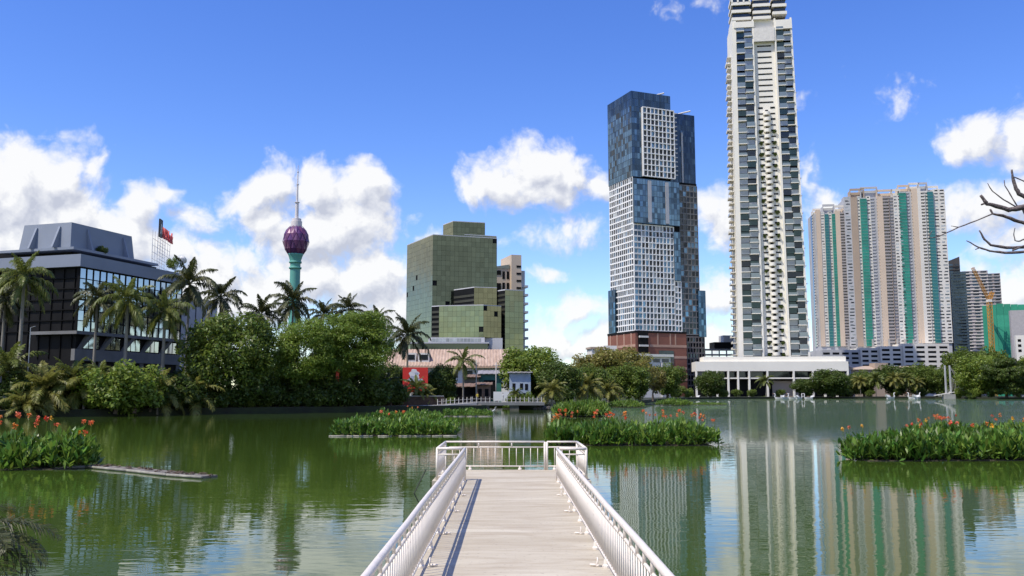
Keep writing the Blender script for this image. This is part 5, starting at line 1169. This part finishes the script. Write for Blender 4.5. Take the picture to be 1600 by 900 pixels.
for i, (px, py, Y, rr_, kd, lb) in enumerate(((14, 572, 112, 50, 'green', 'bushy young palm at the left picture edge'), (66, 606, 111, 52, 'coco', 'yellow green young palm leaning out over the left bank'), (112, 592, 114, 44, 'green', 'young palm with upright fronds left of the lime shrubs'), (132, 600, 113, 40, 'coco', 'yellow green palm just left of the lime shrubs'),
        (158, 585, 116, 34, 'green', 'young palm directly behind the lime shrub'), (246, 606, 118, 44, 'coco', 'young palm with bright fronds right of the lime shrubs'), (300, 612, 123, 40, 'coco', 'young palm in front of the big round tree'), (322, 628, 126, 26, 'coco', 'low spreading palm at the water below the big tree'),
        (40, 630, 108, 34, 'coco', 'low yellow palm at the water edge far left'), (600, 606, 149, 30, 'dark', 'dark young palm left of the billboard'), (650, 608, 154, 26, 'green', 'young palm at the foot of the billboard'), (668, 618, 155, 18, 'coco', 'low palm on the walkway slope'), (862, 612, 168, 24, 'coco', 'young palm with a yellow frond right of the canal'), (918, 606, 188, 30, 'coco', 'young palm on the wooded shore, left one of two'), (950, 612, 204, 26, 'coco', 'young palm on the wooded shore, right one of two'), (806, 616, 163, 14, 'green', 'tiny palm on the canal corner'),
        (1196, 596, 474, 15, 'green', 'palm standing before the cream podium'), (1344, 596, 492, 14, 'coco', 'shore palm nearest the podium corner'), (1368, 594, 490, 17, 'green', 'shore palm second from the podium corner'), (1398, 594, 490, 16, 'coco', 'shore palm above the left swan boat'), (1415, 592, 491, 17, 'green', 'shore palm between the two swan boats'), (1432, 598, 489, 14, 'coco', 'shore palm above the right swan boat'))):
    if px < 340: Y += 4.5; py += 7; rr_ *= 1.12
    PL_(lb, px, py, Y, rr_, 22, kd, 120 + i, tr=.17, group=CG, lows=6)

# ------------------------------------------------------------------ floating beds
def BED(label, px0, px1, pyb, d, h, n, fl, seed, rz=0.0, **kw):
    a, c = wat(px0, pyb), wat(px1, pyb); w = (c - a).length
    return bed(label, ((a.x + c.x) / 2, (a.y + c.y) / 2 + d / 2), w, d, h, n, fl, seed, rz, **kw)
BED('flower bed of tall orange cannas at the left picture edge', -90, 118, 735, 2.6, 1.9, 2600, 26, 11, 0, rafts=False)
BED('long low canna bed with few flowers left of the platform', 510, 712, 682, 5.5, 1.6, 5600, 6, 12, R(1.5))
BED('canna bed behind the long low one, reaching farther back', 575, 690, 660, 5, 1.6, 2800, 3, 13, R(3))
BED('far leafy bed below the canal walkway', 690, 768, 651, 5, 1.25, 1800, 0, 14, R(2))
BED('broad canna bed topped with orange flowers right of the platform', 856, 1132, 697, 4.2, 1.78, 6800, 46, 16, 0, rafts=False)
BED('canna bed with scattered orange flowers at the right picture edge', 1334, 1680, 721, 3.0, 1.68, 6000, 20, 17, R(4), rafts=False)
BED('smaller canna bed behind the right edge bed', 1432, 1680, 690, 3.0, 1.45, 3200, 9, 18, 0, rafts=False)
def grass_mat(label, px0, px1, pyb, d, h, n, seed, cat='reeds'):
    a, c = wat(px0, pyb), wat(px1, pyb); w = (c - a).length; r = RB(seed)
    t = thing('floating_reed_mat', label, cat, ((a.x + c.x) / 2, (a.y + c.y) / 2 + d / 2, 0), 0, 'floating mats of reeds')
    q = r.uniform(-1, 1, (n * 2, 2)); q = q[(np.abs(q) ** 2.4).sum(1) < 1][:n]; m = len(q); x = q[:, 0] * w / 2; y = q[:, 1] * d / 2
    lump = .55 + .45 * np.sin(x * 1.1 + seed) * np.cos(y * .8) ; hh = h * (1.08 - .5 * (np.abs(q) ** 3).max(1)) * (.65 + .35 * lump)
    al_ = r.uniform(0, 6.28, m); ti = np.radians(r.uniform(5, 45, m)); Tt = np.stack([np.cos(al_) * np.sin(ti), np.sin(al_) * np.sin(ti), np.cos(ti)], 1); Ln = hh * r.uniform(.25, .5, m)
    P = np.stack([x, y, hh * r.uniform(0, .5, m)], 1) + Tt * Ln[:, None]; Nn = r.normal(size=(m, 3))
    add('foliage', np_mesh('reeds', leafquads(P, unit(Nn), Tt, Ln, Ln * .16 + .02), 4, G['grass']), t, 'stuff')
    b = MB(); b.box(-w * .42, w * .42, -d * .4, d * .4, -.1, .04); b.build('soil_mat', litter, t)
grass_mat('mounded reed mat behind the broad orange canna bed', 868, 958, 652, 8, 2.0, 3600, 31)
grass_mat('low reed mat beyond the mounded one', 955, 1012, 637, 10, 1.5, 1800, 32)
grass_mat('long thin reed mat on the open lake', 1030, 1086, 634, 8, 1.6, 1800, 33)
grass_mat('flat strip of floating grass right of the long thin mat', 1082, 1140, 633, 6, .7, 1500, 34)
grass_mat('reeds on the bank beside the canal mouth', 785, 842, 639, 5, 1.3, 2200, 35)
grass_mat('lakeside strip of grass below the cream podium', 1150, 1330, 622.3, 7, 1.6, 2600, 36)
# narrow planked raft at left
rf = thing('floating_raft', 'narrow weathered raft strewn with dead leaves at lower left', 'raft', (0, 0, 0))
RP = [wat(84, 733), wat(136, 731), wat(200, 737), wat(262, 744), wat(318, 748)]
r_ = random.Random(5)
for k in range(4):
    p, q = RP[k], RP[k + 1]; d = (q - p).normalized(); nrm = Vector((-d.y, d.x, 0)); p2 = p + d * .03; q2 = q - d * .03
    for j, off in enumerate((0, .34)):
        b = MB(); L_ = (q2 - p2); z = .10 - .02 * (k % 2)
        b.prism([(p2 + nrm * off)[:2], (q2 + nrm * off)[:2], (q2 + nrm * (off + .31))[:2], (p2 + nrm * (off + .31))[:2]], -.12, z); b.build('plank', raftd, rf)
    b = MB(); b.tube([p2 - nrm * .06 + Vector((0, 0, .05)), q2 - nrm * .06 + Vector((0, 0, .05))], .055, 8); b.build('edge_pole', raftm, rf, True)
    C_ = [tuple((p2.lerp(q2, r_.random()) + nrm * r_.uniform(.05, .6))[:2]) + (.12, .12) for _ in range(14)]
    add('dead_leaves', np_mesh('dead_leaves', leaf_cloud(C_, 320, .045, .5, k, 1.5, .3), 4, mat('dead_leaf', (.11, .075, .05), .9, island=.4, var=.2)), rf, 'stuff')

# ------------------------------------------------------------------ swan boats
sw = thing('swan_boat', 'white swan pedal boat farthest left on the open lake', 'boat', (0, 0, 0), 0, 'white swan boats')
b = MB(); prof = [(-1.7, .15), (-1.4, .62), (-.4, .8), (.7, .72), (1.3, .4), (1.5, .1)]
i0 = None
for x, w in prof:
    r0 = len(b.v); b.v += [(x, -w, .55 + .12 * abs(x)), (x, -w * .8, .05), (x, 0, -.1), (x, w * .8, .05), (x, w, .55 + .12 * abs(x))]
    if i0 is not None:
        for j in range(4): b.f.append((i0 + j, i0 + j + 1, r0 + j + 1, r0 + j)); b.m.append(0)
    b.f.append((r0, r0 + 1, r0 + 2, r0 + 3, r0 + 4)); b.m.append(0); i0 = r0
b.build('hull', white, sw)
b = MB(); b.tube([(1.2, 0, .3), (1.6, 0, .9), (1.35, 0, 1.5), (1.5, 0, 2.0), (1.85, 0, 2.05)], [.3, .2, .15, .15, .17], 8); nk = b.build('neck', white, sw, True)
b = MB(); b.tube([(1.95, 0, 2.05), (2.3, 0, 1.93)], [.1, .03], 6); b.build('beak', mat('beak_orange', (.6, .2, .03), .5), nk)
b = MB(); b.hexa([(-1.9, -.6, .7), (-.6, -.7, .6), (-.6, .7, .6), (-1.9, .6, .7), (-2.2, -.3, 1.5), (-1.0, -.5, 1.2), (-1.0, .5, 1.2), (-2.2, .3, 1.5)]); b.build('tail', white, sw)
b = MB(); b.box(-.9, .4, -.55, .55, .5, .75); b.build('seat', dark, sw)
p = wat(1086, 623); sw.location = (p.x, p.y, 0); sw.rotation_euler = (0, 0, R(150)); sw.scale = (1.25,) * 3
for px, py, rz, lb in ((1392, 622, 20, 'lone white swan boat left of the pair of swans'), (1427, 623, 150, 'white swan boat facing left near the footbridge'), (1433, 622.6, 30, 'white swan boat facing right near the footbridge'),
                       (1217, 621.4, 160, 'moored white swan boat, first of the podium row'), (1227, 621.2, 20, 'moored white swan boat, second of the podium row'), (1238, 621.3, 170, 'moored white swan boat, third of the podium row'), (1249, 621.2, 30, 'moored white swan boat, fourth of the podium row'), (1263, 621.3, 160, 'moored white swan boat, last of the podium row')):
    p = wat(px, py); p = p * min(1, 462 / p.y); dup(sw, (p.x, min(p.y, 462), 0), R(rz), lb, None, 1.5 if px > 1380 else 1.3)
# egret on the bed edge
eg = thing('egret', 'grey white egret standing at the right end of the far bed', 'bird', wat(771, 648))
b = MB(); b.tube([(-.25, 0, .45), (0, 0, .55), (.2, 0, .7), (.22, 0, .95), (.3, 0, 1.08)], [.04, .12, .07, .035, .04], 8); b.tube([(.3, 0, 1.08), (.5, 0, 1.04)], [.03, .005], 5)
for y in (-.04, .04): b.tube([(0, y, .5), (.02, y, -.02)], .012, 5)
b.build('body', mat('egret_grey', (.5, .5, .5), .7), eg)

# ------------------------------------------------------------------ near plants
nearf = [frond_mesh(f'near_{i}', R(a), R(d), G['palmd'], .30, 44, .35, .008, 700 + i) for i, (a, d) in enumerate(((20, 60), (2, 50), (40, 80), (-15, 40), (65, 60)))]
np_ = pt(-62, 830, 9.3); t = thing('date_palm', 'dark palm fronds reaching in at the lower left corner', 'palm', (np_.x, np_.y, .4))
b = MB(); b.tube([(0, 0, -.2), (0, 0, np_.z - .4)], [.2, .15], 10); b.build('trunk', palmbark, t)
for i, (mi_, a, s) in enumerate(((0, 8, 1.0), (1, -6, 1.02), (1, 10, .9), (3, 0, .95), (3, -24, 1.0), (0, 40, .8), (2, 80, .8), (2, 150, .8), (0, 200, .8), (4, 270, .8), (1, 310, .75), (3, 20, .85), (0, -35, 1.0), (1, 28, .85))):
    add('frond', nearf[mi_], t, loc=(0, 0, np_.z - .4), rot=(0, 0, R(a)), scale=s)
twig = mat('grey_twig', (.13, .105, .10), .85, var=.4, vs=10, bump=.5, bs=40)
bt_ = pt(1900, 606, 12); bt = thing('bare_tree', 'leafless grey branches reaching in from the right picture edge', 'tree', (bt_.x, bt_.y, .4))
def loc_(px, py, Y=12.0): return pt(px, py, Y) - Vector((bt_.x, bt_.y, .4))
J1, J2, J3 = loc_(1700, 350), loc_(1720, 400), loc_(1690, 300)
b = MB(); b.tube([(0, 0, -.3), (-.1, .1, 1.5), loc_(1820, 470), loc_(1790, 420)], [.2, .17, .13, .11], 10); b.build('trunk', twig, bt, True)
fork = loc_(1790, 420)
for nm, pts, w0, w1, Y in (('branch', [fork, J1, (1640, 330), (1612, 321), (1592, 325), (1576, 328), (1556, 322), (1542, 319), (1538, 313), (1532, 305)], .05, .018, 12),
        ('branch', [fork, J3, (1640, 330), (1612, 313), (1592, 303), (1586, 290), (1582, 276), (1581, 265)], .045, .012, 11.7),
        ('branch', [fork, J1, (1630, 360), (1605, 350), (1585, 344), (1567, 337), (1551, 334), (1547, 327)], .04, .012, 12.2),
        ('branch', [fork, J2, (1640, 384), (1605, 386), (1572, 387), (1548, 383), (1538, 374), (1530, 360)], .035, .010, 12.1),
        ('branch', [fork, J2, (1640, 392), (1605, 393), (1570, 395), (1546, 392), (1528, 386), (1510, 376)], .03, .007, 11.9),
        ('twig', [(1589, 324), (1568, 312), (1551, 299), (1546, 292), (1543, 286)], .010, .005, 12), ('twig', [(1590, 323), (1578, 303), (1570, 290), (1569, 281)], .010, .005, 12),
        ('twig', [(1551, 334), (1525, 345), (1498, 355), (1466, 370), (1453, 372), (1452, 368), (1456, 361)], .009, .005, 12.2), ('twig', [(1498, 355), (1486, 353)], .007, .004, 12.2), ('twig', [(1583, 276), (1602, 284), (1625, 296)], .008, .01, 11.7),
        ('twig', [(1620, 372), (1600, 374), (1592, 377), (1586, 376), (1584, 366), (1586, 356)], .012, .004, 12.1), ('twig', [(1596, 321), (1600, 332), (1606, 345)], .014, .012, 12), ('twig', [(1530, 387), (1524, 390)], .008, .006, 11.9), ('twig', [(1538, 318), (1533, 320)], .014, .01, 12), ('twig', [(1582, 391), (1600, 384), (1620, 382)], .012, .012, 11.9)):
    P = [q if isinstance(q, Vector) else loc_(q[0], q[1], Y) for q in pts]; n = len(P); rr = [w0 + (w1 - w0) * k / (n - 1) for k in range(n)]
    Q, S = [], []
    for k in range(n - 1):
        for j in range(3):
            f = j / 3; Q.append(P[k].lerp(P[k + 1], f) + Vector((rnd.uniform(-1, 1), rnd.uniform(-1, 1), rnd.uniform(-1, 1))) * rr[k] * (.25 if j else 0)); S.append((rr[k] + (rr[k + 1] - rr[k]) * f) * rnd.uniform(.88, 1.15))
    Q.append(P[-1]); S.append(rr[-1]); b = MB(); b.tube(Q, S, 8); b.build(nm, twig, bt, True)

# ------------------------------------------------------------------ people by the canal
def person(label, px, Y, z, rz, shirt, seed):
    """a standing figure: one skinned body with head, trousers and shirt as colour zones"""
    me = bpy.data.meshes.new('person'); V = [(0, 0, .95), (0, 0, 1.15), (0, 0, 1.38), (0, 0, 1.48), (0, .02, 1.60), (0, .02, 1.72), (.09, 0, .88), (.10, -.03, .50), (.10, .0, .07), (.10, -.12, .04), (-.09, 0, .88), (-.11, .05, .50), (-.11, .10, .07), (-.11, -.02, .04), (.19, 0, 1.38), (.25, .02, 1.12), (.24, -.10, .88), (-.19, 0, 1.38), (-.26, .03, 1.12), (-.25, -.06, .88)]
    E = [(0, 1), (1, 2), (2, 3), (3, 4), (4, 5), (0, 6), (6, 7), (7, 8), (8, 9), (0, 10), (10, 11), (11, 12), (12, 13), (2, 14), (14, 15), (15, 16), (2, 17), (17, 18), (18, 19)]
    Rr = [.15, .14, .15, .06, .10, .085, .09, .065, .045, .04, .09, .065, .045, .04, .065, .048, .035, .065, .048, .035]
    me.from_pydata(V, E, []); o = bpy.data.objects.new('person', me); col.objects.link(o)
    m = o.modifiers.new('skin', 'SKIN'); me.skin_vertices[0].data[0].use_root = True
    for k, r_ in enumerate(Rr): me.skin_vertices[0].data[k].radius = (r_, r_ * .85)
    o.modifiers.new('sub', 'SUBSURF').levels = 1
    dg = bpy.context.evaluated_depsgraph_get(); me2 = bpy.data.meshes.new_from_object(o.evaluated_get(dg)); bpy.data.objects.remove(o)
    me2.materials.clear()
    for c in (mat('skin_tone', (.22, .12, .07), .6), shirt, mat('dark_trousers', (.03, .03, .045), .8)): me2.materials.append(c)
    for p in me2.polygons:
        c = p.center; p.material_index = 2 if c.z < .93 and abs(c.x) < .19 else (1 if .93 <= c.z < 1.44 and (abs(c.x) < .22 or c.z > 1.12) else 0); p.use_smooth = True
    o = add('person', me2, None, loc=(gx(px, Y), Y, z), rot=(0, 0, rz)); return tag(o, label, 'person', 'people by the canal')
person('person in a yellow shirt standing by the bridge railing', 746, 161, 1.36, .4, mat('yellow_shirt', (.55, .42, .05), .8), 1)
person('person in a pale shirt walking on the bridge toward the blue house', 786, 162, 1.36, 1.7, mat('pale_shirt', (.5, .5, .52), .8), 2)
